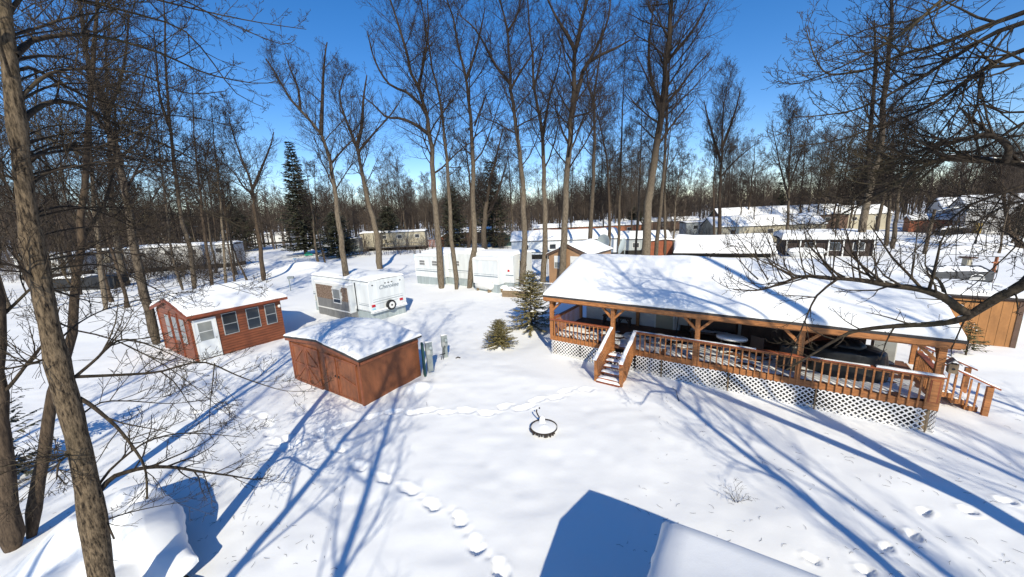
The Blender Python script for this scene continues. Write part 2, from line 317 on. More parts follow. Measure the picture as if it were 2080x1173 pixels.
# ------------------------------------------------------------------ snow caps
def snow_cap(name, parent, zf, a0, a1, b0, b1, t, res=0.12, edge=0.3, nz=0.05, seed=0, ns=1.2, droop=0.0, bottom=0.004):
    na = max(6, int((a1 - a0) / res)); nb = max(6, int((b1 - b0) / res))
    # denser at the rim so the edge rounds over
    def ax(lo, hi, n):
        e = np.array([0, .015, .04, .09, .17]) * min(1, (hi - lo) / 1.0); inner = np.linspace(lo + edge * .9, hi - edge * .9, n) if hi - lo > 2.4 * edge else np.linspace(lo + (hi - lo) * .3, hi - (hi - lo) * .3, 4)
        return np.concatenate([lo + e, inner, hi - e[::-1]])
    A = ax(a0, a1, na); B = ax(b0, b1, nb); A.sort(); B.sort()
    AA, BB = np.meshgrid(A, B, indexing='ij')
    d = np.minimum(np.minimum(AA - a0, a1 - AA), np.minimum(BB - b0, b1 - BB))
    e = np.clip(d / edge, 0, 1); e = np.sqrt(1 - (1 - e) ** 2) * 0.85 + 0.15
    base = zf(AA, BB)
    th = t * e * (1 + 0.9 * nz / 0.05 * 0.5 * vnoise(AA / ns + seed * 7.3, BB / ns + seed)) + nz * 0.25 * vnoise(AA * 4, BB * 4 + seed) * e
    off = 0.05 * vnoise(AA * 1.7 + seed, BB * 1.7) + 0.03 * vnoise(AA * 6 + seed, BB * 6)
    edgem = d < 1e-6
    top = np.stack([AA + np.where(edgem & ((AA - a0 < 1e-6) | (a1 - AA < 1e-6)), off, 0), BB + np.where(edgem & ((BB - b0 < 1e-6) | (b1 - BB < 1e-6)), off, 0), base + th], -1)
    n1, n2 = AA.shape; I = np.arange(n1 * n2).reshape(n1, n2)
    V = list(top.reshape(-1, 3)); Q = np.stack([I[:-1, :-1], I[1:, :-1], I[1:, 1:], I[:-1, 1:]], -1).reshape(-1, 4).tolist()
    ring = list(I[:, 0]) + list(I[-1, 1:]) + list(I[-2::-1, -1]) + list(I[0, -2:0:-1])
    bot = {}
    for r_ in ring:
        p = V[r_]; i, j = divmod(int(r_), n2)
        bot[r_] = len(V); V.append(np.array([p[0], p[1], base[i, j] + bottom]))
    for k in range(len(ring)):
        a, b = ring[k], ring[(k + 1) % len(ring)]; Q.append([b, a, bot[a], bot[b]])
    me = npmesh(name, np.array(V), np.array(Q))
    return finish(me, name, 'snow', parent, True)
def gable_z(a_peak, z0, zp, z1, a0, a1):
    return lambda A, B: np.where(A < a_peak, z0 + (zp - z0) * (A - a0) / (a_peak - a0), z1 + (zp - z1) * (a1 - A) / (a1 - a_peak))

# ------------------------------------------------------------------ trees
class Tubes:
    def __init__(s): s.g = {}
    def add(s, pts, rad, n): s.g.setdefault((len(pts), n), []).append((pts, rad))
    def mesh(s, name, origin=(0, 0, 0)):
        VV, QQ, base = [], [], 0
        for (k, n), lst in s.g.items():
            P = np.array([p for p, r in lst], dtype=float) - np.array(origin); R = np.array([r for p, r in lst], dtype=float)
            T = np.gradient(P, axis=1); T /= np.linalg.norm(T, axis=2, keepdims=True) + 1e-9
            ref = np.where(np.abs(T[:, :1, 2:3]) < 0.9, np.array([0, 0, 1.0]), np.array([1.0, 0, 0]))
            b1 = np.cross(T, ref); b1 /= np.linalg.norm(b1, axis=2, keepdims=True) + 1e-9; b2 = np.cross(T, b1)
            an = np.arange(n) * 2 * math.pi / n
            V = P[:, :, None] + R[:, :, None, None] * (b1[:, :, None] * np.cos(an)[:, None] + b2[:, :, None] * np.sin(an)[:, None])
            m = len(lst); I = (np.arange(m)[:, None, None] * k + np.arange(k)[:, None]) * n + np.arange(n)
            J = np.roll(I, -1, axis=2)
            Q = np.stack([I[:, :-1], J[:, :-1], J[:, 1:], I[:, 1:]], -1).reshape(-1, 4) + base
            VV.append(V.reshape(-1, 3)); QQ.append(Q); base += m * k * n
        return npmesh(name, np.concatenate(VV), np.concatenate(QQ))
rnd = random.random; uni = random.uniform
def norm(v):
    l = math.sqrt(v[0] * v[0] + v[1] * v[1] + v[2] * v[2]) or 1e-9; return (v[0] / l, v[1] / l, v[2] / l)
KP = [8, 6, 5, 4, 3, 3]; SD = [6, 5, 4, 3, 3, 3]
def child_dir(t, lo, hi, upb=0.0):
    while True:
        r = (uni(-1, 1), uni(-1, 1), uni(-1, 1) + upb); d = r[0] * t[0] + r[1] * t[1] + r[2] * t[2]
        q = (r[0] - d * t[0], r[1] - d * t[1], r[2] - d * t[2])
        if q[0] ** 2 + q[1] ** 2 + q[2] ** 2 > 0.05: break
    q = norm(q); a = math.radians(uni(lo, hi)); c, s = math.cos(a), math.sin(a)
    return (t[0] * c + q[0] * s, t[1] * c + q[1] * s, t[2] * c + q[2] * s)
def branch(T, p, d, L, r, lv, mx, n, up=0.10, wig=0.16, rmin=0.006, ang=(28, 62), lr=(0.42, 0.70), t0=0.2, rtip=0.3):
    k = KP[lv]; st = L / (k - 1); pts = [p]; rad = [r]; dirs = [d]
    for i in range(1, k):
        d = norm((d[0] + uni(-wig, wig), d[1] + uni(-wig, wig), d[2] + uni(-wig, wig) + up))
        p = (p[0] + d[0] * st, p[1] + d[1] * st, p[2] + d[2] * st); pts.append(p); dirs.append(d)
        rad.append(max(rmin * .8, r * (1 - (1 - rtip) * i / (k - 1))))
    T.add(pts, rad, SD[lv])
    if lv < mx:
        kids(T, pts, rad, dirs, L, lv, mx, n, up, wig, rmin, ang, lr, t0)
def kids(T, pts, rad, dirs, L, lv, mx, n, up, wig, rmin, ang, lr, t0):
    k = len(pts); cnt = n[lv]; cnt = int(cnt) + (1 if rnd() < cnt - int(cnt) else 0)
    for c in range(cnt):
        t = t0 + (1 - t0) * (c + rnd()) / cnt; t = min(t, 0.995); f = t * (k - 1); i = int(f); u = f - i
        a, b = pts[i], pts[min(i + 1, k - 1)]
        q = (a[0] + (b[0] - a[0]) * u, a[1] + (b[1] - a[1]) * u, a[2] + (b[2] - a[2]) * u)
        rr = rad[i] + (rad[min(i + 1, k - 1)] - rad[i]) * u
        branch(T, q, child_dir(dirs[i], *ang, upb=0.25), (Lc := L * uni(*lr) * (1.1 - 0.55 * t)), max(rmin, min(rr * uni(.45, .68), .004 + .016 * Lc)), lv + 1, mx, n, up, min(.3, wig * 1.15), rmin, ang, lr, 0.15)
def resample(P, k):
    P = np.array(P, float); s = np.r_[0, np.cumsum(np.linalg.norm(np.diff(P, axis=0), axis=1))]; t = np.linspace(0, s[-1], k)
    # smooth by Catmull-Rom on the original knots
    out = []
    for x in t:
        i = int(np.clip(np.searchsorted(s, x) - 1, 0, len(P) - 2)); u = (x - s[i]) / (s[i + 1] - s[i] + 1e-9)
        p0, p1, p2, p3 = P[max(i - 1, 0)], P[i], P[i + 1], P[min(i + 2, len(P) - 1)]
        out.append(0.5 * ((2 * p1) + (p2 - p0) * u + (2 * p0 - 5 * p1 + 4 * p2 - p3) * u * u + (3 * p1 - p0 - 3 * p2 + p3) * u ** 3))
    return np.array(out)
def limb(T, P, r0, r1, lv, mx, n, k=14, sides=8, pw=0.8, t0=0.15, ang=(30, 65), up=0.05, rmin=0.006, L=None, wig=0.18, lr=(0.3, 0.5), jit=0.0):
    Q = resample(P, k)
    if jit: Q[1:] += RNG.normal(0, jit, Q[1:].shape)
    rad = [r0 + (r1 - r0) * (i / (k - 1)) ** pw for i in range(k)]
    pts = [tuple(q) for q in Q]; T.add(pts, rad, sides)
    dirs = [norm(tuple(Q[min(i + 1, k - 1)] - Q[max(i - 1, 0)])) for i in range(k)]
    L = L or float(np.linalg.norm(Q[-1] - Q[0]))
    if n: kids(T, pts, rad, dirs, L, lv, mx, n, up, wig, rmin, ang, lr, t0)
    return Q
def crown_limbs(T, Q, rad, hmin, cnt, Lmax, mx, n, ang=(36, 70), up=0.09, rmin=0.007, lshape=0.5, wig=0.2):
    z = Q[:, 2]; k = len(Q); ztop = z[-1]; 
    for c in range(cnt):
        f = (c + rnd()) / cnt; zz = hmin + (ztop - hmin) * f ** 0.9
        i = int(np.clip(np.searchsorted(z, zz) - 1, 0, k - 2)); u = (zz - z[i]) / (z[i + 1] - z[i] + 1e-9); u = min(max(u, 0), 1)
        p = Q[i] * (1 - u) + Q[i + 1] * u; r = rad[i] * (1 - u) + rad[i + 1] * u
        az = c * 2.4 + uni(-.5, .5); el = math.radians(uni(*ang)); d = (math.cos(az) * math.sin(el), math.sin(az) * math.sin(el), math.cos(el))
        Lb = Lmax * (1 - lshape * f) * uni(.55, 1.1)
        branch(T, tuple(p), norm(d), Lb, max(rmin * 2, r * uni(.24, .46)), 1, mx, n, up, wig, rmin)
def tree_thing(name, base, label, cat, trunk_T, crown_T, tm, cm, group=None):
    r = thing(name, base, 0, label, cat, group)
    finish(trunk_T.mesh('trunk', base), 'trunk', tm, r, True)
    if crown_T.g: finish(crown_T.mesh('crown', base), 'crown', cm, r, False)
    return r
def flare(rad, Q, r0):
    for i in range(len(rad)):
        h = Q[i][2] - Q[0][2]; rad[i] += r0 * 0.45 * math.exp(-max(h - .25, 0) / 0.25)
    return rad
CNT = [0, 7, 6, 4, 2]
def hero(base_px, path, wpx, label, top_ext=0, hfrac=0.35, limbs=22, Lf=0.26, mx=4, tm='bark_tan', cm='twig', stems=(), name='bare_tree', n=(0, 9, 6, 3.4), rtop=0.14, bd=None, ang=(36, 68), group=None, sides=10, up=0.09):
    b = at(*base_px) if bd is None else at_dist(base_px[0], base_px[1], bd); b[2] = hgt(b[0], b[1]) - 0.1
    dp = depth([b[0], b[1], 0]); r0 = wpx * 0.84 * dp / F / 2
    P = [b] + [above(b, *p) for p in path]
    if top_ext: v = P[-1] - P[-2]; v = v / np.linalg.norm(v); P.append(P[-1] + v * top_ext)
    k = 22; Q = resample(P, k); Q[1:-1] += RNG.normal(0, r0 * .12, Q[1:-1].shape) * np.array([1, 1, 0])
    hh = Q[-1][2] - b[2]
    rad = [r0 * (1 - (1 - rtop) * ((q[2] - b[2]) / hh) ** 0.95 if q[2] > b[2] else r0) for q in Q]; rad = flare(rad, Q, r0)
    TT, CT = Tubes(), Tubes(); TT.add([tuple(q) for q in Q], rad, sides)
    crown_limbs(CT, Q, rad, b[2] + hh * hfrac, limbs, hh * Lf, mx, list(n) + [0], ang, up, rmin=max(0.005, dp * 0.00020))
    for st in stems:                               # forks given by their own pixel paths; first point lies on the stem
        SP = [above(b, *p) for p in st[0]]; r1 = st[1] * dp / F / 2; off = RNG.uniform(-1, 1) * 1.2; dirn = np.append(np.array(b[:2]) / np.linalg.norm(b[:2]), 0)
        SP = [p + dirn * off * i / len(SP) for i, p in enumerate(SP)]
        S = resample(SP, 12); ra = [r1 * (1 - .75 * i / 11) for i in range(12)]
        CT.add([tuple(q) for q in S], ra, 7)
        ds = [norm(tuple(S[min(i + 1, 11)] - S[max(i - 1, 0)])) for i in range(12)]
        kids(CT, [tuple(q) for q in S], ra, ds, float(np.linalg.norm(S[-1] - S[0])) * 0.7, 1, mx, list((0, 8) + tuple(n[2:])) + [0], up, 0.16, max(0.005, dp * 0.00020), (25, 55), (.35, .6), 0.25)
    return tree_thing(name, b, label, 'tree', TT, CT, tm, cm, group)

# ================================================================== PORCH HOUSE (local x along the front, y to the back)
house = thing('porch_cabin', (HL[0], HL[1], 0), UA, 'long cabin with cedar porch, white lattice skirt and thick snow on its roof', 'cabin')
LW, DK = 12.6, 0.95
# deck floor and thin blown snow
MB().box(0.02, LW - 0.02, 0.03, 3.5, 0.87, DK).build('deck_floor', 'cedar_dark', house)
m = MB()
for i in range(0, 90):
    x0 = uni(0.1, 12.2); y0 = i % 3 * 0 + uni(0.12, 1.5) * (1.0 if x0 < 2.4 or x0 > 4 else 0.6); 
    if rnd() < 0.0: continue
def sheet(name, parent, zf, x0, x1, y0, y1, t, seed, thr=0.0, res=0.06, sc=2.2):
    A = np.arange(x0, x1, res); B = np.arange(y0, y1, res); AA, BB = np.meshgrid(A, B, indexing='ij')
    q = vnoise(AA * sc + seed, BB * sc * 1.6) + 0.5 * vnoise(AA * sc * 3, BB * sc * 3 + seed) + 0.25
    d = np.minimum(np.minimum(AA - x0, x1 - res - AA), np.minimum(BB - y0, y1 - res - BB)); q = q - thr - np.clip(0.12 - d, 0, 1) * 3 - np.clip((BB - y0) / (y1 - y0) - 0.55, 0, 1) * 1.6
    h = np.clip(q, -0.05, 0.25) * t * 4; n1, n2 = AA.shape; I = np.arange(n1 * n2).reshape(n1, n2)
    Q = np.stack([I[:-1, :-1], I[1:, :-1], I[1:, 1:], I[:-1, 1:]], -1).reshape(-1, 4); keep = (h.reshape(-1)[Q] > 0.0).any(1)
    me = npmesh(name, np.stack([AA, BB, zf + np.maximum(h, -0.012)], -1).reshape(-1, 3), Q[keep])
    return finish(me, name, 'snow', parent, True)
sheet('deck_snow', house, DK + 0.004, 0.1, LW - 0.1, 0.08, 2.6, 0.03, 3, thr=0.0)
# posts with knee braces
PX = [0.0, 3.0, 6.3, 9.4, 12.5]
for i, x in enumerate(PX):
    p = MB().box(x - 0.08, x + 0.08, 0.0, 0.16, 0.72 if i else 0.72, 2.62).build('post', 'cedar', house, bevel=0.008)
    b = MB()
    for s in (-1, 1):
        if 0 <= x + s * 0.45 <= LW: b.bar((x + s * 0.07, 0.08, 2.2), (x + s * 0.48, 0.08, 2.62), 0.1, 0.09)
    b.bar((x, 0.14, 2.2), (x, 0.55, 2.62), 0.1, 0.09)
    b.build('brace', 'cedar', p)
for x in (0.0, 3.1, 12.75):
    MB().box(x - 0.07, x + 0.07, 3.28, 3.42, DK, 2.9).build('post', 'cedar', house, bevel=0.008)
# beam, fascia
MB().box(-0.28, 12.78, -0.12, 0.02, 2.64, 2.84).build('beam', 'cedar', house, bevel=0.01)
MB().box(-0.28, 12.78, 3.3, 3.42, 2.66, 2.84).build('beam', 'cedar', house)
m = MB()
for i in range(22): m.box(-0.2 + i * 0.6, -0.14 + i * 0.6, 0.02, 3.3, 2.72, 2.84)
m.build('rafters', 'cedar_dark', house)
# roof (gable, ridge over the body)
AP, ZE, ZP, YB = 3.95, 2.88, 4.22, 7.9
rf = MB(); t = 0.09
rf.prism([(-0.2, ZE - 0.03), (AP, ZP), (YB, ZE), (YB, ZE + 0.06), (AP, ZP + t), (-0.2, ZE + 0.06)], -0.32, 12.84)
roof = rf.build('roof', 'shingle', house)
MB().box(-0.29, 12.80, -0.205, -0.185, 2.70, 2.855).build('fascia', 'cedar', house)
for x in (-0.31, 12.8):
    MB().prism([(-0.19, ZE - 0.17), (AP, ZP - 0.16), (YB, ZE - 0.17), (YB, ZE - 0.04), (AP, ZP - 0.004), (-0.19, ZE - 0.04)], x, x + 0.03).build('rake_board', 'cedar', house)
zr = lambda A, B: np.where(B < AP, ZE + 0.06 + (ZP + t - ZE - 0.06) * (B + 0.2) / (AP + 0.2), ZE + 0.06 + (ZP + t - ZE - 0.06) * (YB - B) / (YB - AP)) - 0.06 * np.exp(-((B - AP) / 0.35) ** 2)
snow_cap('roof_snow', roof, zr, -0.31, 12.82, -0.19, YB - 0.01, 0.24, 0.16, 0.35, 0.05, 3, 1.6)
# body wall under the porch
bw = MB().box(0.25, 5.0, 3.52, 7.2, 0.5, 2.86).build('wall', 'corr', house)
MB().box(5.0, 11.6, 3.9, 7.2, 0.5, 2.86).build('wall', 'brown', house)
for x0, x1, z0, z1, mm in ((0.5, 1.1, 1.9, 2.5, 'glass'), (1.3, 2.5, 1.6, 2.5, 'glass'), (5.8, 6.9, 1.6, 2.4, 'glass'), (8.4, 9.3, 1.5, 2.5, 'glass')):
    y = 3.515 if x0 < 5 else 3.895
    wn = MB().box(x0, x1, y - 0.02, y, z0, z1).build('window', 'frame', house)
    MB().box(x0 + 0.05, x1 - 0.05, y - 0.025, y - 0.021, z0 + 0.05, z1 - 0.05).build('pane', mm, wn)
dr = MB().box(3.95, 4.75, 3.47, 3.515, DK, 2.75).build('door', 'cream', house); MB().box(4.62, 4.68, 3.42, 3.468, 1.8, 1.86).build('handle', 'alum', dr)
MB().box(3.88, 3.95, 3.46, 3.515, DK, 2.8).box(4.75, 4.82, 3.46, 3.515, DK, 2.8).build('door_frame', 'frame', house)
MB().box(9.75, 10.55, 3.84, 3.895, DK, 2.7).build('door', 'redtrim', house)
for x in (5.6, 7.4, 10.75): MB().box(x, x + 0.12, 3.83, 3.895, DK, 2.8).build('door_frame', 'alum', house)
# fascia of the deck, balusters, rail
def railing(name, x0, x1, parent, y=0.0, zb=0.74):
    m = MB(); n = max(2, int(round((x1 - x0) / 0.20)))
    for i in range(n + 1):
        x = x0 + (x1 - x0) * i / n
        if i in (0, n): continue
        m.box(x - 0.021, x + 0.021, y - 0.05, y - 0.009, zb, 1.74)
    m.box(x0, x1, y - 0.008, y + 0.03, 1.66, 1.745)
    o = m.build(name, 'cedar', parent)
    MB().box(x0 - 0.05, x1 + 0.05, y - 0.09, y + 0.07, 1.747, 1.785).build('rail_cap', 'cedar_rail', o, bevel=0.006)
    return o
rA = railing('railing', 0.0, 2.95, house); rB = railing('railing', 4.0, 12.6, house)
def cap(name, parent, x0, x1, y0, y1, z, t, seed, res=0.1):
    return snow_cap(name, parent, lambda A, B: A * 0 + z, x0, x1, y0, y1, t, res, min(x1 - x0, y1 - y0) * 0.4, 0.05, seed, 0.5)
cap('rail_snow', rB, 11.2, 12.62, -0.08, 0.06, 1.787, 0.05, 1); cap('rail_snow', rB, 4.0, 8.2, -0.06, 0.05, 1.787, 0.018, 2); cap('rail_snow', rB, 9.6, 11.1, -0.06, 0.05, 1.787, 0.02, 5)
for x0, x1 in ((-0.01, 2.95), (4.0, 12.6)):
    MB().box(x0, x1, -0.006, 0.02, 0.72, 0.94).build('deck_fascia', 'cedar', house)
# corner post box at the right
MB().box(12.32, 12.62, -0.06, 0.0, 0.74, 1.745).build('corner_panel', 'cedar', house, bevel=0.01)
MB().box(12.37, 12.57, -0.072, -0.0605, 0.98, 1.66).build('corner_panel', 'cedar_rail', house)
MB().box(12.4, 12.54, -0.08, -0.0725, 1.0, 1.64).build('corner_panel', 'cedar', house)
# side railings
def side_railing(x, y0, y1, parent, s):
    m = MB(); n = int(round((y1 - y0) / 0.145))
    for i in range(1, n): y = y0 + (y1 - y0) * i / n; m.box(x - 0.018, x + 0.018, y - 0.018, y + 0.018, 0.8, 1.74)
    m.box(x - 0.02, x + 0.02, y0, y1, 1.66, 1.745); o = m.build('railing', 'cedar', parent)
    MB().box(x - 0.07, x + 0.07, y0 + 0.08, y1 + 0.03, 1.747, 1.785).build('rail_cap', 'cedar_rail', o); return o
side_railing(0.0, 0.05, 3.3, house, 1); side_railing(12.6, 0.1, 2.15, house, 1)
MB().box(-0.012, 0.01, 0.025, 3.4, 0.72, 0.94).build('deck_fascia', 'cedar', house)
MB().box(12.61, 12.63, 0.025, 3.4, 0.72, 0.94).build('deck_fascia', 'cedar', house)
# lattice skirt
def lattice(x0, x1, z0, z1, parent, ax='x', off=0.0):
    m = MB(); W, Hh = x1 - x0, z1 - z0; sp = 0.165; hw = 0.022 * 1.41
    for s in (1, -1):
        c = -Hh
        while c < W:
            # strip along x - s*z = c
            a0, b0 = (max(c, 0), min(c + Hh, W)) 
            if b0 - a0 > 0.03:
                za, zb = a0 - c, b0 - c
                if s < 0: za, zb = Hh - za, Hh - zb
                y0 = off - (0.006 if s > 0 else 0.0); b = len(m.v)
                for (px_, pz_) in ((a0 - hw, za), (a0 + hw, za), (b0 + hw, zb), (b0 - hw, zb)):
                    px_ = min(max(px_, 0), W)
                    for yy in (y0 - 0.006, y0):
                        m.v.append((x0 + px_, yy, z0 + pz_) if ax == 'x' else (yy, x0 + px_, z0 + pz_))
                m.f += [(b, b + 2, b + 4, b + 6), (b + 7, b + 5, b + 3, b + 1), (b, b + 1, b + 3, b + 2), (b + 2, b + 3, b + 5, b + 4), (b + 4, b + 5, b + 7, b + 6), (b + 6, b + 7, b + 1, b)]
            c += sp
    return m.build('lattice_panel', 'lattice', parent)
for x0, x1 in ((0, 1.5), (1.5, 2.93), (2.97, 3.98), (4.02, 5.05), (5.09, 7.4), (7.44, 9.9), (9.94, 12.42)):
    lattice(x0, x1, -0.25, 0.73, house, 'x', -0.012)
lattice(0.0, 3.4, -0.25, 0.72, house, 'y', -0.02); lattice(0.0, 3.4, -0.25, 0.72, house, 'y', 12.64)
for x in (5.06, 7.41, 9.91, 12.43): MB().box(x, x + 0.035, -0.03, -0.008, -0.2, 0.72).build('lattice_post', 'oldwood', house)
for x in (0.1, 3.0, 6.3, 9.4, 12.45):
    for y in (0.12, 3.3): MB().box(x - 0.07, x + 0.07, y, y + 0.14, -0.4, 0.87).build('deck_leg', 'oldwood', house)
MB().box(0.10, 12.3, 0.30, 3.3, -0.3, 0.86).build('under_deck_shade', 'darkgap', house)  # near-black box close behind the lattice, stands in for shade under the deck
# front stairs
st = MB(); NS = 6
for i in range(NS):
    z = DK - 0.145 * (i + 0.0) - 0.06; y = -0.02 - 0.27 * i
    if i == 0: continue
    st.box(3.02, 3.93, y - 0.28, y - 0.02, z - 0.04, z)
sto = st.build('stairs', 'cedar_rail', house)
for x in (3.0, 3.93): MB().prism([(0.0, 0.72), (0.0, 0.9), (-1.6, 0.05), (-1.6, -0.2), (-1.3, -0.2)], x, x + 0.035).build('stringer', 'cedar', sto)
for i in range(1, NS):
    z = DK - 0.145 * i - 0.06; y = -0.02 - 0.27 * i
    cap('step_snow', sto, 3.05, 3.9, y - 0.27, y - 0.05, z + 0.002, 0.055, i, 0.08)
MB().prism([(3.02 + 0.0, -0.05), (3.95, -0.05), (3.95, 0.06), (3.02, 0.06)], -1.78, -1.6, 1).build('bottom_step', 'redtrim', sto)
cap('step_snow', sto, 3.0, 3.96, -1.74, -1.5, 0.063, 0.06, 9, 0.08)
for x in (2.96, 3.98):
    m = MB(); m.box(x - 0.06, x + 0.06, -1.72, -1.6, -0.25, 0.98); 
    m.box(x - 0.05, x + 0.05, -0.1, -0.0005, 0.72, 1.78)
    for i in range(1, 11):
        y = -0.1 - 1.5 * i / 11; zt = 1.74 - 0.82 * i / 11; m.box(x - 0.018, x + 0.018, y - 0.018, y + 0.018, zt - 0.98, zt)
    sr = m.build('stair_railing', 'cedar', sto)
    MB().bar((x, 0.02, 1.77), (x, -1.8, 0.93), 0.16, 0.035).build('rail_cap', 'cedar_rail', sr)
    o = cap('rail_snow', sr, x - 0.075, x + 0.075, -1.8, 0.02, 0, 0.045, 3 if x < 3.5 else 4)
    for v in o.data.vertices: v.co.z += 1.79 + (v.co.y - 0.02) * (0.84 / 1.82)
# right side stairs
ss = MB()
for i in range(1, 6):
    z = DK - 0.16 * i; x = 12.63 + 0.30 * (i - 1); ss.box(x, x + 0.28, 2.3, 3.75, z - 0.16, z)
sso = ss.build('stairs', 'cedar', house)
for i in range(1, 6): cap('step_snow', sso, 12.65 + 0.30 * (i - 1), 12.90 + 0.30 * (i - 1), 2.3, 3.72, DK - 0.16 * i + 0.003, 0.06, i + 20, 0.1)
for y in (2.2, 3.85):
    m = MB(); m.box(14.16, 14.29, y - 0.065, y + 0.065, -0.25, 0.93)
    for i in range(1, 9):
        x = 12.7 + 1.45 * i / 9; zt = 1.72 - 0.84 * (x - 12.6) / 1.65; m.box(x - 0.02, x + 0.02, y - 0.02, y + 0.02, zt - 0.95, zt)
    sr = m.build('stair_railing', 'cedar', sso)
    MB().bar((12.55, y, 1.77), (14.42, y, 0.90), 0.15, 0.04).build('rail_cap', 'cedar_rail', sr)
    o = cap('rail_snow', sr, 12.6, 14.4, y - 0.06, y + 0.06, 0, 0.03, 31)
    for v in o.data.vertices: v.co.z += 1.79 - (v.co.x - 12.6) * (0.87 / 1.87) - 0.02
MB().box(12.54, 12.68, 2.13, 2.27, 0.5, 1.8).build('post', 'cedar', house, bevel=0.008)

def hloc(a, b, z=0): return (HL[0] + U[0] * a + N[0] * b, HL[1] + U[1] * a + N[1] * b, z)
def hthing(name, a, b, z, label, cat, rz=0, group=None): return thing(name, hloc(a, b, z), UA + rz, label, cat, group)
# things on the porch
for a, b, lb in ((1.75, 3.05, 'dark wooden bench on the porch nearer its far left corner'), (2.55, 2.95, 'dark wooden bench on the porch behind the second post')):
    t_ = hthing('bench', a, b, DK, lb, 'bench', 0.05, 'dark benches on the porch')
    MB().box(-0.34, 0.34, -0.14, 0.14, 0.40, 0.45).build('seat', 'darkwood_shade', t_)
    for s in (-1, 1):
        m = MB().bar((s * 0.26, -0.11, 0.4), (s * 0.28, -0.14, 0), 0.06).bar((s * 0.26, 0.11, 0.4), (s * 0.28, 0.14, 0), 0.06).bar((s * 0.26, 0, 0.12), (s * 0.08, 0, 0.4), 0.04); m.build('leg', 'darkwood_shade', t_)
for a, b, lb in ((4.75, 1.0, 'small round table with snow on top, left of the pair behind the railing'), (5.35, 0.95, 'small round table with snow on top, right of the pair behind the railing')):
    t_ = hthing('bistro_table', a, b, DK, lb, 'table', 0, 'small round tables on the porch')
    MB().lathe([(0, .41), (.24, .41), (.25, .43), (.24, .445), (0, .446)]).build('table_top', 'alum', t_, True)
    lg = MB()
    for k in range(3):
        an = k * 2.09 + .4; c, s = math.cos(an), math.sin(an); lg.tube([(c * .2, s * .2, 0), (c * .12, s * .12, .12), (c * .03, s * .03, .22), (c * .1, s * .1, .34), (c * .18, s * .18, .41)], .012, 6)
    lg.build('leg', 'iron', t_)
    MB().lathe([(0.24, .447), (.245, .46), (.2, .49), (.1, .505), (0, .508)]).build('snow_layer', 'snow', t_, True)
t_ = hthing('patio_table', 7.35, 1.2, DK, 'oval patio table on the porch with a thick pad of snow', 'table')
o = MB().lathe([(0, .68), (.52, .68), (.54, .7), (.52, .72), (0, .721)], n=28).build('table_top', 'alum', t_); o.scale = (1, .62, 1)
o = MB().lathe([(.53, .722), (.54, .76), (.48, .80), (.3, .82), (0, .825)], n=28).build('snow_layer', 'snow', t_, True); o.scale = (1, .62, 1)
for sx in (-1, 1):
    for sy in (-1, 1): MB().bar((sx * .32, sy * .18, .68), (sx * .38, sy * .22, 0), .04).build('leg', 'iron', t_)
t_ = hthing('patio_chair', 8.3, 1.3, DK, 'dark metal patio chair beside the oval table', 'chair', 2.6)
MB().box(-.24, .24, -.24, .24, .42, .46).build('seat', 'darkwood_shade', t_); MB().box(-.24, .24, .2, .24, .46, .95).build('backrest', 'darkwood_shade', t_)
for sx in (-1, 1):
    for sy in (-1, 1): MB().bar((sx * .21, sy * .21, .42), (sx * .24, sy * .25, 0), .03).build('leg', 'iron', t_)
t_ = hthing('folding_table', 5.25, 3.2, DK, 'folded grey table leaning on edge against the porch wall', 'table')
MB().box(-.3, .3, .1, .16, .35, 1.55).build('table_top', 'alum', t_)
for s in (-1, 1): MB().bar((s * .2, .05, 1.5), (s * .25, -.15, 0), .035).build('leg', 'iron', t_)
t_ = hthing('covered_bench', 6.5, 2.6, DK, 'long low bench on the porch dusted with snow, in the shade', 'bench')
MB().box(-.85, .85, -.3, .3, .38, .45).build('seat', 'darkwood_shade', t_); MB().box(-.85, .85, .26, .32, .45, .9).build('backrest', 'darkwood_shade', t_)
for s in (-1, 1): MB().box(s * .7 - .05, s * .7 + .05, -.25, .25, 0, .38).build('leg', 'darkwood_shade', t_)
sheet('snow_layer', t_, .455, -.83, .83, -.29, .25, .01, 9)
# big covered thing: rounded tarp hull
def tarp(name, parent, sx, sy, h, m='tarp', seed=0, taper=0.12):
    na, nb = 56, 22; V = []; 
    for j in range(nb + 1):
        f = j / nb
        for i in range(na):
            an = 2 * math.pi * i / na; c, s = math.cos(an), math.sin(an); p = 0.45
            k = (abs(c) ** (1 / p) + abs(s) ** (1 / p)) ** (-p)
            if f < 0.7: z = h * 0.86 * f / 0.7; w_ = 1 + taper * (1 - f / 0.7)
            else: g = (f - 0.7) / 0.3; z = h * (0.86 + 0.14 * math.sin(g * math.pi / 2)); w_ = math.cos(g * math.pi / 2) ** 0.55 if g < 1 else 0
            fold = 1 + 0.035 * math.sin(an * 9 + seed) * (1 - f * .5) + 0.05 * float(vnoise(np.array(an * 2.2 + seed), np.array(f * 4)))
            V.append((sx * k * c * w_ * fold, sy * k * s * w_ * fold, z + 0.05 * float(vnoise(np.array(c * 3 + 9), np.array(s * 3 + seed))) * f))
    Q = [[j * na + i, j * na + (i + 1) % na, (j + 1) * na + (i + 1) % na, (j + 1) * na + i] for j in range(nb) for i in range(na)]
    return finish(npmesh(name, np.array(V), np.array(Q)), name, m, parent, True)
t_ = hthing('covered_grill', 10.75, 1.35, DK, 'large shape under a black cover at the right end of the porch', 'covered grill')
tarp('cover', t_, 0.95, 0.62, 1.0, 'tarp', 1); tarp('cover_top', t_, 0.42, 0.40, 1.18, 'tarp', 4)
t_ = hthing('covered_stool', 9.15, 0.85, DK, 'slim object under a black cover behind the fourth porch post', 'covered stool')
tarp('cover', t_, 0.28, 0.24, 0.95, 'tarp', 7)
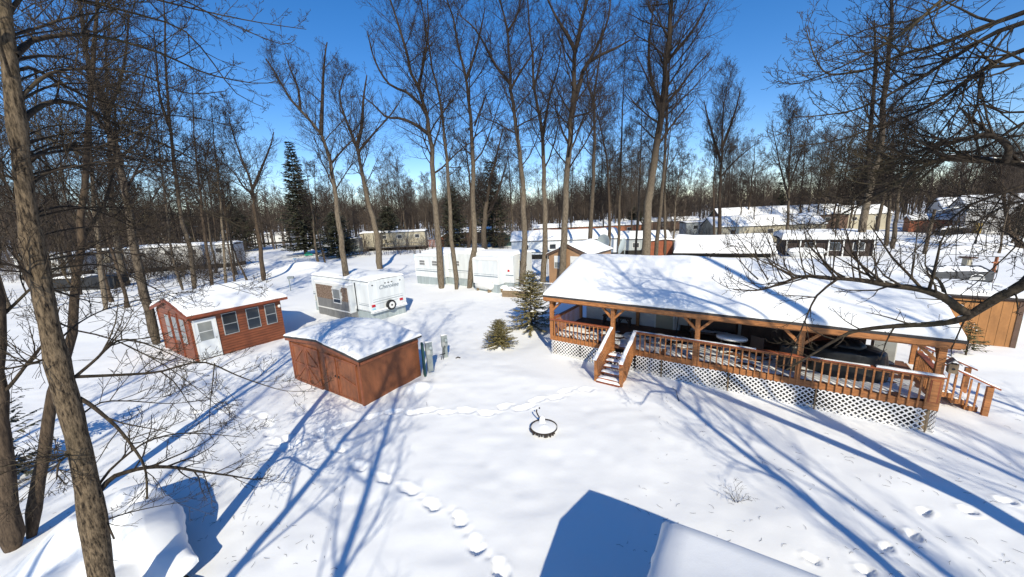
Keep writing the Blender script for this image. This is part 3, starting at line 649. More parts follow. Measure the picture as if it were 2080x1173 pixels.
t_ = hthing('cabinet', 11.95, 3.2, DK, 'white cabinet at the right end of the porch', 'cabinet')
MB().box(-.3, .3, -.25, .25, 0, 1.55).build('body', 'frame', t_, bevel=.01); MB().box(-.1, .1, -.262, -.251, 1.15, 1.21).build('handle', 'rust', t_)
MB().box(-.27, .27, -.258, -.2505, .1, .9).build('door', 'alum', t_)
t_ = hthing('birdhouse', 12.72, -0.02, 1.95, 'little grey birdhouse hung on the right corner post of the porch', 'birdhouse')
MB().box(-.09, .09, -.09, .09, 0, .26).build('body', 'oldwood', t_); MB().prism([(-.14, .25), (0, .38), (.14, .25), (.14, .28), (0, .42), (-.14, .28)], -.12, .12, 1).build('roof', 'weath', t_)
MB().tube([(0.0, -.093, .13), (0.0, -.089, .13)], .035, 12).build('entrance_hole', 'black', t_)

# ================================================================== BROWN SHED (front door wall = gable)
SB = at(742, 825)[:2]; sd = np.array([-0.834, 0.552]); 
shed = thing('shed', (SB[0], SB[1], 0), math.atan2(-sd[1], -sd[0]), 'reddish brown shed with crossed barn doors and a drooping blanket of snow', 'shed')
# local x runs 0 (near corner) to -5.0 (left), y 0..2.8 back
pk = -2.55
MB().prism([(0, -.5), (0, 1.84), (pk, 2.16), (-5.0, 1.96), (-5.0, -.5)], 0.0, 2.78, 1).build('wall', 'shed', shed)
RS = lambda A, B: np.where(A > pk, 1.87 + 0.33 * (A - 0.12) / (pk - 0.12), 1.99 + 0.21 * (A + 5.12) / (pk + 5.12))
rf = MB().prism([(0.12, 1.79), (pk, 2.12), (-5.12, 1.91), (-5.12, 1.985), (pk, 2.195), (0.12, 1.865)], -0.13, 2.92, 1).build('roof', 'shingle', shed)
snow_cap('roof_snow', rf, lambda A, B: RS(A, B) + 0.0, -5.12, 0.11, -0.12, 2.92, 0.17, 0.13, 0.5, 0.08, 5, 1.3)
for x in (-0.06, -4.94): MB().box(x - 0.05, x + 0.05, -0.03, -0.001, -.4, 1.80).build('corner_trim', 'shedtrim', shed)
MB().prism([(0.1, 1.66), (pk, 2.0), (-5.1, 1.79), (-5.1, 1.905), (pk, 2.115), (0.1, 1.785)], -0.12, -0.09, 1).build('fascia', 'shedtrim', shed)
MB().box(0.001, 0.03, 0.0, 2.78, 1.60, 1.72).build('fascia', 'shedtrim', shed)
for x0, x1 in ((-4.75, -3.75), (-3.72, -2.72)):
    dd = MB().box(x0, x1, -0.035, -0.002, 0.0, 1.72).build('door', 'shed', shed); m = MB()
    for a, b in ((x0, x0 + .09), (x1 - .09, x1)): m.box(a, b, -0.06, -0.036, 0.0, 1.72)
    m.box(x0 + .09, x1 - .09, -0.06, -0.036, 1.62, 1.72).box(x0 + .09, x1 - .09, -0.06, -0.036, 0.0, 0.1).box(x0 + .09, x1 - .09, -0.06, -0.036, 0.82, 0.9)
    s = 1 if x0 < -4 else -1; xa, xb = (x0 + .09, x1 - .09) if s > 0 else (x1 - .09, x0 + .09)
    m.bar((xa, -.053, .9), (xb, -.053, 1.62), .02, .07).bar((xa, -.053, .1), (xb, -.053, .82), .02, .07)
    m.build('trim', 'shedtrim', dd)
for x0, x1 in ((-2.28, -1.55), (-1.45, -0.25)):
    dd = MB().box(x0, x1, -0.03, -0.002, 0.05, 1.62).build('door', 'shed', shed)
    m = MB().box(x0, x0 + .06, -.05, -.031, .05, 1.62).box(x1 - .06, x1, -.05, -.031, .05, 1.62).box(x0 + .06, x1 - .06, -.05, -.031, 1.55, 1.62).box(x0 + .06, x1 - .06, -.05, -.031, .05, .12)
    if x0 > -1.5: m.bar((x0 + .06, -.043, .95), (x1 - .06, -.043, .72), .02, .05)
    m.build('trim', 'shedtrim', dd); MB().box(x1 - .1 if x0 < -2 else x0 + .02, x1 - .04 if x0 < -2 else x0 + .08, -.075, -.051, .82, .9).build('handle', 'iron', dd)
MB().prism([(-2.35, 1.70), (-0.15, 1.62), (-0.15, 1.54 + .03), (-2.35, 1.64)], -.075, -.052, 1).build('trim', 'shedtrim', shed)

# utility meter pedestals
def pedestal(loc, rz, label, open_wires=False):
    t_ = thing('meter_pedestal', loc, rz, label, 'meter pedestal'); t_.scale = (.85, .85, .9)
    MB().box(-.14, .14, -.07, .09, -.2, .62).build('post', 'metalgrey', t_, bevel=.01)
    MB().box(-.17, .17, -.10, .10, .62, 1.28).build('meter_box', 'metalgrey', t_, bevel=.02)
    MB().tube([(0.06, -.10, 1.02), (0.06, -.2, 1.02)], .085, 14).build('meter', 'dish', t_, True)
    MB().box(-.13, .03, -.115, -.101, .70, .92).build('breaker_cover', 'alum', t_)
    cap('snow_layer', t_, -.17, .17, -.09, .1, 1.283, .05, 3, .06)
    return t_
p = at(905, 727); pd = pedestal((p[0], p[1], 0), 0.35, 'grey meter pedestal standing alone in the snow with black cables propped on it')
MB().tube([(-.32, -.35, 0), (-.1, -.14, .55), (0, -.1, .75)], .018, 6).tube([(-.22, -.4, -.02), (-.05, -.16, .5), (.02, -.11, .7)], .015, 6).tube([(-.35, -.2, .28), (-.02, -.14, .3)], .02, 6).build('cable', 'black', pd)
p = at(868, 768); pedestal((p[0] + .1, p[1] + .3, 0.35), 0.5, 'grey meter box at the right rear corner of the brown shed')
p = at(864, 768); t_ = thing('tarp_roll', (p[0] - .03, p[1] + .02, 0), 0.4, 'dark folded sheet standing on end against the right corner of the brown shed', 'folded sheet')
MB().box(-.02, .07, -.09, .2, -.1, 1.55).build('sheet', 'green', t_, bevel=.02)
p = at(930, 730); t_ = tag(finish(MB().tube([(-.1, 0, 0), (0, 0.03, .05), (.12, 0, .02)], .03, 6).build('stub', 'iron').data, 'buried_stub', 'iron'), 'tiny dark stub poking out of the snow right of the lone pedestal', 'stub')
D.objects.remove(D.objects['stub']); t_.location = (p[0], p[1], hgt(p[0], p[1]))

# ================================================================== RED CABIN (left)
CB = at(403, 735)[:2]; cabin = thing('red_cabin', (CB[0], CB[1], 0), math.atan2(0.837, 0.547), 'small red log-sided cabin with three dark windows beside a white door', 'cabin')
CL, CD, cpk = 4.3, 4.9, 2.7          # local x along the front (to the right), y from 0 backwards to the left = +y
MB().prism([(0, -.6), (0, 2.4), (cpk, 3.0), (CD, 2.42), (CD, -.6)], 0.0, CL).build('wall', 'log', cabin)
rf = MB().prism([(-.28, 2.36), (cpk, 3.02), (CD + .75, 2.26), (CD + .75, 2.34), (cpk, 3.11), (-.28, 2.44)], -.14, CL + .32).build('roof', 'redtrim', cabin)
zc = lambda A, B: np.where(B < cpk, 2.445 + (3.11 - 2.44) * (B + .28) / (cpk + .28), 2.345 + .77 * (CD + .75 - B) / (CD + .75 - cpk)) - 0.04 * np.exp(-((B - cpk) / .3) ** 2)
snow_cap('roof_snow', rf, zc, -.13, CL + .3, -.27, CD + .7, 0.26, 0.13, 0.5, 0.08, 11, 1.3)
MB().box(-.13, CL + .31, -.30, -.281, 2.30, 2.44).build('fascia', 'redtrim', cabin)
MB().prism([(-.27, 2.24), (cpk, 2.9), (CD + .74, 2.14), (CD + .74, 2.255), (cpk, 3.015), (-.27, 2.355)], -.17, -.145).build('fascia', 'redtrim', cabin)
dr = MB().box(0.14, 0.98, -.035, -.002, 0.02, 2.06).build('door', 'door', cabin)
MB().box(0.06, 0.139, -.05, -.002, 0, 2.14).box(0.981, 1.06, -.05, -.002, 0, 2.14).box(0.139, 0.981, -.05, -.002, 2.061, 2.14).build('door_frame', 'frame', dr)
MB().box(0.27, 0.85, -.042, -.036, 1.0, 1.95).build('window', 'curtain', dr); MB().box(0.27, .85, -.047, -.0425, 1.45, 1.48).build('sash', 'frame', dr)
MB().box(0.90, 0.95, -.07, -.036, 1.0, 1.08).build('handle', 'alum', dr)
for x0, x1 in ((1.32, 2.0), (2.45, 3.1), (3.4, 3.98)):
    wn = MB().box(x0, x1, -.03, -.002, 1.0, 2.18).build('window', 'alum', cabin)
    MB().box(x0 + .035, x1 - .035, -.034, -.0305, 1.60, 2.145).box(x0 + .035, x1 - .035, -.034, -.0305, 1.035, 1.56).build('pane', 'glass', wn)
for i, y0 in enumerate((0.75, 1.9, 3.05)):
    wn = MB().box(-.03, -.002, y0, y0 + .75, 0.75, 2.15).build('window', 'redtrim', cabin)
    MB().box(-.034, -.0305, y0 + .05, y0 + .7, 1.45, 2.1).box(-.034, -.0305, y0 + .05, y0 + .7, .8, 1.4).build('pane', 'curtain' if i < 3 else 'glass', wn)
m = MB()
for y in (0.03, 1.72, 2.87, CD - .1): m.box(-.05, -.001, y, y + .08, -.3, 2.35)
m.build('trim', 'redtrim', cabin)
MB().lathe([(0, 1.86), (.05, 1.87), (.09, 1.92), (.09, 1.98), (.05, 2.03), (0, 2.05)], (CL - .12, -.08), 12).build('porch_light', 'frame', cabin, True)

# ================================================================== TRAVEL TRAILER WITH SHINGLED BAY
TB = at(755, 655)[:2]; trl = thing('travel_trailer', (TB[0], TB[1], 0), UA, 'white travel trailer with spare wheel on its rear and a shingle-clad bay on its side', 'travel trailer')
# local x along U: body extends to -7.3 ; y = N depth 3.0 (rear wall at x=0, near side y=0)
prof = [(0.12, .62), (3.0, .62), (3.02, 2.55), (2.8, 2.74), (0.2, 2.74), (0.0, 2.55), (0.0, .75)]
bd = MB().prism([(y, z) for y, z in prof], -7.35, 0.0).build('body', 'white', trl, bevel=.03)
MB().box(-7.3, -.1, .06, 2.95, -.4, .62).build('skirting', 'skirt', trl)
zf = lambda A, B: A * 0 + 2.742 + 0.04 * np.sin((B) / 3 * math.pi)
snow_cap('roof_snow', bd, zf, -7.3, -.02, .05, 2.96, .22, .16, .6, .05, 17, 1.6)
bay = MB().box(-6.0, -1.62, -.42, -.001, .52, 2.44).build('bay', 'white', trl)
snow_cap('bay_snow', bay, lambda A, B: A * 0 + 2.443, -6.0, -1.62, -.44, -.002, .1, .12, .15, .03, 6)
# shingles: small overlapping shakes
mk = bark('brown wood shakes', (0.09, 0.06, 0.045), (0.30, 0.22, 0.17), (3, 3, 6), 0.5)
sh, sh2 = MB(), MB()
for r_ in range(8):
    z = 1.28 + r_ * .125; x = -5.85 - uni(0, .1)
    while x < -1.75:
        w_ = uni(.1, .22); x1 = min(x + w_, -1.72)
        if not (-3.62 < x1 and x < -2.58): (sh if x < -3 else sh2).box(max(x, -5.85), x1 - .006, -.445 - uni(0, .012), -.4205, z, z + .12)
        x += w_
sh.build('shingles', mk, bay); sh2.build('shingles', mk, bay)
MB().box(-5.85, -1.72, -.436, -.4205, .62, 1.27).build('lower_boards', 'weath', bay)
m = MB().box(-6.02, -5.86, -.45, -.4205, .5, 2.44).box(-1.71, -1.6, -.45, -.4205, .5, 2.44).box(-5.86, -1.71, -.45, -.4205, 2.28, 2.44).box(-5.86, -1.71, -.45, -.4205, .52, .61); m.build('trim', 'frame', bay)
wn = MB().box(-3.6, -2.6, -.48, -.446, 1.05, 2.15).build('window', 'frame', bay)
MB().box(-3.52, -2.68, -.484, -.4805, 1.42, 2.07).build('pane', 'curtain', wn); MB().box(-3.52, -2.68, -.484, -.4805, 1.13, 1.36).build('pane', 'glass', wn)
MB().box(-6.0, -1.6, -.40, .05, -.4, .52).build('skirting', 'weath', trl)
MB().box(-1.50, -1.40, -.02, -.002, .6, 2.6).build('seam', 'black', trl)
MB().box(-1.2, -.05, -.006, -.001, 1.08, 1.12).box(-1.2, -.05, -.006, -.001, 1.2, 1.22).box(-7.3, -6.1, -.006, -.001, 1.25, 1.33).box(-7.3, -6.1, -.006, -.001, 1.42, 1.45).build('stripe', 'stripe', trl)
wn = MB().box(-7.05, -6.25, -.02, -.002, .78, 1.18).build('hatch', 'cream', trl)
# rear wall fittings on x = 0
rear = MB().box(.001, .006, .3, 2.75, 1.28, 1.31).box(.001, .006, .3, 2.75, 1.44, 1.455).box(.001, .006, .5, 2.3, 1.12, 1.14).build('stripe', 'stripe', trl)
for y in (.28, 2.55): MB().box(.002, .05, y - .13, y + .13, .98, 1.14).build('tail_light', 'redlens', trl, bevel=.01)
for y in (.35, 1.35, 1.62, 1.9, 2.6): MB().box(.002, .03, y - .05, y + .05, 2.42, 2.48).build('marker_light', 'iron', trl)
MB().box(.002, .02, .16, .42, .78, .90).build('number_plate', 'bluesign', trl)
whl = MB().tube([(.06, 1.55, .88), (.26, 1.55, .88)], .36, 30).build('wheel', 'black', trl, bevel=.03)
MB().tube([(.262, 1.55, .88), (.27, 1.55, .88)], .23, 26).build('rim', 'frame', whl); MB().tube([(.271, 1.55, .88), (.28, 1.55, .88)], .07, 12).build('hub', 'iron', whl)
MB().box(-.05, .14, .05, 2.95, .56, .66).build('bumper', 'white', trl)
snow_cap('bumper_snow', trl, lambda A, B: A * 0 + .662, .01, .2, .1, 2.9, .1, .1, .09, .1, 8)
def text_mesh(body, size, name, m, parent, loc, rot, shear=0.0, depth_=0.004):
    cu = D.curves.new('t', 'FONT'); cu.body = body; cu.size = size; cu.extrude = depth_; cu.shear = shear; cu.align_x = 'CENTER'
    o = D.objects.new('t', cu); COL.objects.link(o); bpy.context.view_layer.update()
    me = D.meshes.new_from_object(o.evaluated_get(bpy.context.evaluated_depsgraph_get())); D.objects.remove(o); D.curves.remove(cu)
    q = finish(me, name, m, parent); q.location = loc; q.rotation_euler = rot; return q
text_mesh('Cherokee', .40, 'lettering', 'stripe', trl, (.012, 1.62, 2.08), (math.pi / 2, 0, math.pi / 2), .35)

# ================================================================== SECOND WHITE TRAILER
T2 = at(858, 573)[:2]; t2 = thing('white_trailer', (T2[0], T2[1], 0), UA, 'long white trailer with pale slide-outs behind three tree trunks', 'trailer')
# near side y=0, x 0..11.9
b2 = MB().box(0.2, 11.9, 0, 3.1, .75, 3.15).build('body', 'white', t2, bevel=.04)
MB().box(.25, 11.85, .05, 3.05, -.5, .75).build('skirting', 'skirt', t2)
snow_cap('roof_snow', b2, lambda A, B: A * 0 + 3.152 + .03 * np.sin(B), .22, 11.88, .03, 3.07, .26, .25, .7, .06, 21, 2.0)
for x0, x1, dy, z0, z1 in ((0.0, 3.9, .75, .78, 2.95), (8.1, 11.0, .95, .70, 2.9)):
    s_ = MB().box(x0, x1, -dy, -.001, z0, z1).build('slide_out', 'white', t2, bevel=.02)
    m = MB()
    for x in (x0, x1 - .08): m.box(x, x + .08, -dy - .03, -dy - .001, z0, z1)
    m.box(x0 + .08, x1 - .08, -dy - .03, -dy - .001, z1 - .1, z1); m.build('trim', 'frame', s_)
    snow_cap('slide_snow', s_, lambda A, B: A * 0 + z1 + .002, x0, x1, -dy, -.01, .14, .2, .25, .05, 3)
    MB().box(x0 + .1, x1 - .1, -dy + .02, -.02, -.5, z0).build('skirting', 'skirt', t2)
    MB().box(x0 + .1, x1 - .1, -dy - .006, -dy - .001, 1.35, 1.43).box(x0 + .1, x1 - .1, -dy - .006, -dy - .001, 1.55, 1.58).build('stripe', 'stripe', s_)
for x0, x1, y in ((.7, 1.55, -.75), (2.55, 3.3, -.75), (5.0, 5.6, 0)):
    wn = MB().box(x0, x1, y - .03, y - .001, 1.95, 2.5).build('window', 'frame', t2); MB().box(x0 + .05, x1 - .05, y - .034, y - .0305, 2.0, 2.2).box(x0 + .05, x1 - .05, y - .034, y - .0305, 2.25, 2.45).build('pane', 'weath', wn)
MB().box(3.95, 8.05, -.006, -.001, 1.5, 1.56).box(3.95, 8.05, -.006, -.001, 1.34, 1.36).box(11.05, 11.9, -.006, -.001, 1.4, 1.48).build('stripe', 'stripe', t2)
MB().box(11.3, 11.5, -.03, -.001, 1.75, 1.93).build('tail_light', 'redlens', t2)
wn = MB().box(11.9, 11.93, .9, 2.2, 1.9, 2.7).build('window', 'frame', t2); MB().box(11.931, 11.935, 1.0, 2.1, 2.0, 2.6).build('pane', 'glass', wn)
MB().tube([(6.2, 1.4, 3.2), (6.2, 1.4, 3.62)], .32, 16).build('roof_vent', 'frame', t2)
snow_cap('vent_snow', t2, lambda A, B: A * 0 + 3.4, 5.6, 7.2, .9, 2.0, .25, .15, .5, .05, 2)
# propane tank and cylinder and timber box in front of it
p = at(985, 592); t_ = thing('propane_tank', (p[0], p[1], 0), UA - .1, 'snow-capped white propane tank lying on its side by the trailer', 'propane tank')
pts = [(x, 0, .55) for x in (-1.1, -1.02, -.85, -.4, .4, .85, 1.02, 1.1)]; MB().tube(pts, [.05, .25, .36, .38, .38, .36, .25, .05], 20).build('tank', 'frame', t_, True)
MB().box(-.15, .15, -.15, .15, .9, 1.08).build('valve_dome', 'frame', t_, bevel=.04)
for x in (-.7, .7): MB().box(x - .06, x + .06, -.3, .3, -.1, .25).build('leg', 'oldwood', t_)
snow_cap('snow_layer', t_, lambda A, B: .93 - (B / .38) ** 2 * .22, -1.0, 1.0, -.33, .33, .2, .12, .3, .06, 4)
p = at(971, 580); t_ = thing('gas_cylinder', (p[0], p[1], 0), 0, 'upright white cylinder left of the propane tank', 'gas cylinder')
MB().lathe([(0, -.1), (.26, -.1), (.27, .0), (.27, 1.1), (.2, 1.25), (0, 1.28)]).build('tank', 'frame', t_, True); cap('snow_layer', t_, -.2, .2, -.2, .2, 1.24, .12, 2, .08)
p = at(1023, 592); t_ = thing('half_barrel', (p[0], p[1], 0), 0, 'low round planter with snow between the propane tank and the timber box', 'planter')
MB().lathe([(0, -.1), (.36, -.1), (.42, .1), (.44, .32), (0, .33)]).build('tub', 'oldwood', t_, True); MB().lathe([(.43, .32), (.42, .42), (.3, .5), (0, .54)]).build('snow_layer', 'snow', t_, True)
p = at(1050, 600); t_ = thing('timber_box', (p[0], p[1], 0), UA + .25, 'raised timber garden box filled with snow behind the tall young spruce', 'garden box')
MB().box(-1.1, 1.2, -.6, -.52, -.2, .5).box(-1.1, 1.2, .52, .6, -.2, .5).box(-1.1, -1.02, -.52, .52, -.2, .5).box(1.12, 1.2, -.52, .52, -.2, .5).build('sides', 'oldwood', t_); cap('snow_layer', t_, -1.08, 1.18, -.58, .58, .45, .25, 3, .15)

# picket fence
p = at(1072, 598); t_ = thing('picket_fence', (p[0], p[1], 0), UA + .12, 'short grey picket fence between the tall young spruce and the porch roof', 'fence')
m = MB()
for i in range(22): x = i * .14; m.prism([(x, -.1), (x + .09, -.1), (x + .09, 1.0), (x + .045, 1.08), (x, 1.0)], -.01, .01, 1)
m.build('pickets', 'weath', t_); MB().box(-.02, 3.1, .011, .05, .25, .33).box(-.02, 3.1, .011, .05, .8, .88).build('rail', 'weath', t_); cap('snow_layer', t_, 0, 3.05, -.03, .05, 1.02, .06, 8, .1)

# gable-roofed tan hut behind
def gable_hut(name, loc, rz, w_, dp_, ze, zp, label, cat, wallm, roofm='shingle', windows=(), over=.15, snow=.25, group=None, door=None, trim=None, seed=1, zb=-.5):
    """local x = width (gable wall faces -y), ridge runs along y"""
    t_ = thing(name, loc, rz, label, cat, group)
    MB().prism([(0, zb), (w_, zb), (w_, ze), (w_ / 2, zp), (0, ze)], 0, dp_, 1).build('wall', wallm, t_)
    dz = (zp - ze) / (w_ / 2) * over
    r = MB().prism([(-over, ze - dz + .01), (w_ / 2, zp + .01), (w_ + over, ze - dz + .01), (w_ + over, ze - dz + .08), (w_ / 2, zp + .09), (-over, ze - dz + .08)], -over, dp_ + over, 1).build('roof', roofm, t_)
    if snow: snow_cap('roof_snow', r, lambda A, B: ze - dz + .082 + (zp - ze + dz) * (1 - np.abs(A - w_ / 2) / (w_ / 2 + over)) - .03 * np.exp(-((A - w_ / 2) / .3) ** 2), -over, w_ + over, -over + .01, dp_ + over - .01, snow, max(.15, w_ / 25), .3, .05, seed)
    for x0, x1, z0, z1 in windows:
        wn = MB().box(x0, x1, -.03, -.002, z0, z1).build('window', 'frame', t_)
        MB().box(x0 + .05, x1 - .05, -.034, -.0305, z0 + .05, (z0 + z1) / 2 - .02).build('pane', 'curtain', wn); MB().box(x0 + .05, x1 - .05, -.034, -.0305, (z0 + z1) / 2 + .02, z1 - .05).build('pane', 'frame' if wallm == 'tan2' else 'glass', wn)
    if door: MB().box(door[0], door[1], -.03, -.002, 0, door[2]).build('door', door[3], t_)
    if trim: MB().prism([(-over, ze - dz - .12), (w_ / 2, zp - .12), (w_ + over, ze - dz - .12), (w_ + over, ze - dz), (w_ / 2, zp), (-over, ze - dz)], -over - .03, -over - .001, 1).build('trim', trim, t_)
    return t_
p = at(1116, 587); gable_hut('gabled_hut', (p[0], p[1], 0), UA, 3.8, 5, 3.15, 3.95, 'light brown gabled hut with pale blinds in its windows behind the porch roof', 'hut', 'tan2', windows=((.55, 1.5, 1.9, 3.0), (2.1, 3.0, 1.9, 3.0)), trim='brown', snow=.12)
p = at(1102, 580); t_ = thing('awning_frame', (p[0] + .2, p[1] + 1.5, 0), UA, 'green striped awning over dark clutter between the white trailer and the gabled hut', 'awning')
MB().bar((-2.3, 1, 2.9), (0.6, 1, 2.9), 2.0, .03).build('canvas', 'green', t_); cap('snow_layer', t_, -2.3, -.3, .1, 1.9, 2.93, .15, 5, .2)
for x in (-2.2, .5): MB().bar((x, .1, 2.88), (x, .1, -.2), .05).build('pole', 'alum', t_)

# ================================================================== FAR RIGHT TAN SHED
p = at(2060, 709); p2 = at(1930, 708)
dv = (p - p2)[:2]; dv /= np.linalg.norm(dv); ts = thing('tan_shed', (p[0], p[1], 0), UA, 'orange brown plywood shed at the right edge under flat snow', 'shed')
MB().box(-4.2, 0, 0, 2.6, -.4, 2.22).build('wall', 'tan', ts)
MB().box(-.14, 0.01, -.03, -.001, -.3, 2.18).box(-4.2, 0, -.03, -.001, 2.12, 2.22).build('trim', 'brown', ts)
MB().box(.011, .04, .02, .14, -.3, 1.4).build('trim', 'cream', ts)
r = MB().box(-4.35, .15, -.15, 2.75, 2.221, 2.3).build('roof', 'shingle', ts); snow_cap('roof_snow', r, lambda A, B: A * 0 + 2.302, -4.34, .14, -.14, 2.74, .26, .15, .5, .08, 41)
p = at(1892, 584); cs = thing('covered_trailer', (p[0] , p[1], 0), -.23, 'long low charcoal tarp shelter with patchy snow behind the right end of the porch roof', 'covered boat')
MB().prism([(0, -.2), (2.2, -.2), (2.25, 1.1), (1.1, 1.5), (-.05, 1.15)], 0, 3.6).build('cover', 'graytarp', cs, bevel=.06)
sheet('snow_layer', cs, 0, .1, 3.3, .05, 1.05, .03, 8, thr=-.12); o = D.objects[cs.children[-1].name]
for v in o.data.vertices: v.co.z += 1.17 + v.co.y * .33
MB().bar((1.35, -.06, 0), (1.35, -.06, 1.2), .1, .02).bar((1.35, -.06, 1.19), (1.35, 1.1, 1.53), .1, .02).build('strap', 'black', cs)
ar = MB()
for i in range(8): a0 = math.pi * i / 8; a1 = math.pi * (i + 1) / 8; ar.bar((2.6 - .38 * math.cos(a0), -.04, .78 + .2 * math.sin(a0)), (2.6 - .38 * math.cos(a1), -.04, .78 + .2 * math.sin(a1)), .012, .06)
ar.box(2.15, 3.08, -.045, -.035, .60, .66).box(2.2, 3.0, -.045, -.035, .70, .75).build('emblem', 'frame', cs)
p = at(2012, 575); t_ = thing('red_post', (p[0], p[1], 0), .2, 'rusty red post with a short crossbar behind the charcoal tarp shelter', 'post'); MB().bar((0, 0, -.2), (.1, 0, 2.0), .14).bar((-.3, 0, 1.6), (.35, 0, 1.6), .1).build('post', 'rust', t_)
p = at(1958, 560); t_ = thing('chimney_stub', (p[0], p[1], 0), 0, 'small stone-coloured stove pipe with a flat cap behind the charcoal tarp shelter', 'stove pipe'); MB().box(-.2, .2, -.2, .2, -.2, 1.5).build('pipe', 'cream', t_); MB().box(-.4, .4, -.4, .4, 1.5, 1.6).build('cap', 'brown', t_)

# ================================================================== NEAR GABLE ROOF AT THE BOTTOM EDGE
NR = np.array([2.15, 4.69])
nb = thing('near_shed', (NR[0], NR[1], 0.07), UA + 0.055, 'snow-covered gable roof corner cut by the bottom edge of the view', 'shed')
MB().prism([(-3.0, -.3), (0 - .05, -.3), (-.05, 1.95), (-1.5, 2.26), (-3.0, 1.95)], .05, 7.0).build('wall', 'tan', nb)
r = MB().prism([(0.12 - .12, 1.93), (-1.55, 2.25), (-3.1, 1.93), (-3.1, 2.0), (-1.55, 2.32), (0, 2.0)], 0, 7.1).build('roof', 'shingle', nb)
snow_cap('roof_snow', r, lambda A, B: 2.005 + .315 * (1 - np.abs(B + 1.55) / 1.55), 0.0, 7.1, -3.1, 0.0, .26, .07, .35, .03, 51, .9)

# low snow-covered pile bottom left
mp_ = thing('snow_pile', (-8.0, 7.3, 0), math.atan2(6.0 - 7.3, -6.05 + 8.0), 'flat-topped heap deep in snow under the big leaning tree, dark gap at its front lip', 'covered pile')
zm = lambda A, B: 0.60 - .33 * np.clip(A / 2.3, -.6, 1) + .12 * np.sin(B * 1.1 + .5)
mo = snow_cap('snow_layer', mp_, zm, -2.4, 2.35, -3.2, 0.0, .46, .06, .6, .16, 61, .7)
for v in mo.data.vertices:                          # heap rounds off and runs out into the drift on its far and near sides
    a, b_ = (v.co.x + .025) / 2.375, (v.co.y + 1.6) / 1.6
    v.co.x = -.025 + 2.375 * a * math.sqrt(1 - .30 * b_ * b_) + .10 * math.sin(v.co.y * 2.3 + 1) * abs(a); v.co.y = -1.6 + 1.6 * b_ * math.sqrt(1 - .16 * a * a) + .07 * math.sin(v.co.x * 3.1) * max(0, b_)
    f = min(1, max(0, (b_ + 1.05) / 1.35)); g = min(1, max(0, (a + 1.05) / .9)); f = f * f * (3 - 2 * f); g = g * g * (3 - 2 * g); v.co.z = v.co.z * f * (.25 + .75 * g) - .25 * (1 - f * g)
MB().box(1.2, 1.95, -1.6, -.35, -.3, .24).build('dark_base', 'darkgap', mp_)
for i in range(9): MB().tube([(1.9 + uni(-.2, .2), -1.3 + i * .12, .05), (2.15 + uni(0, .1), -1.35 + i * .13, uni(.05, .22))], .02, 5).build('stick', 'darkgap', mp_)
# fire ring
p = at(1105, 874); fr = thing('fire_ring', (p[0], p[1], hgt(p[0], p[1])), 0, 'rusty iron fire ring half buried in snow with a bent handle', 'fire ring')
rg = MB(); n = 48; R1, R2 = .412, .424
for i in range(n):
    a0, a1 = 2 * math.pi * i / n, 2 * math.pi * (i + 1) / n
    z0 = .02 + .05 * abs(math.sin(i * 1.7)); b = len(rg.v)
    for a in (a0, a1):
        for r_ in (R1, R2):
            for z in (.115, .16): rg.v.append((r_ * math.cos(a), r_ * math.sin(a), z))
    rg.f += [(b, b + 4, b + 5, b + 1), (b + 2, b + 3, b + 7, b + 6), (b + 1, b + 5, b + 7, b + 3), (b, b + 2, b + 6, b + 4)]
rg.build('ring', 'iron', fr)
m = MB()
for i in range(20):
    a = math.pi + math.pi * (i + rnd()) / 26; m.box(.43 * math.cos(a) - .02, .43 * math.cos(a) + .02, .43 * math.sin(a) - .01, .43 * math.sin(a) + .01, uni(.02, .08), .12)
m.build('leg', 'iron', fr)
MB().tube([(-.06, .22, .1), (-.08, .30, .22), (-.16, .36, .34), (-.2, .38, .44), (-.19, .38, .52)], .022, 8).tube([(-.1, .38, .55), (-.1, .38, .59)], .025, 6).build('handle', 'iron', fr)
MB().lathe([(.41, .115), (.36, .135), (.22, .13), (.1, .17), (0, .19)]).build('snow_layer', 'snow', fr, True)
MB().lathe([(.09, .0), (.11, .12), (.08, .3), (0, .36)], (-.03, .27), 12).build('snow_layer', 'snow', fr, True)

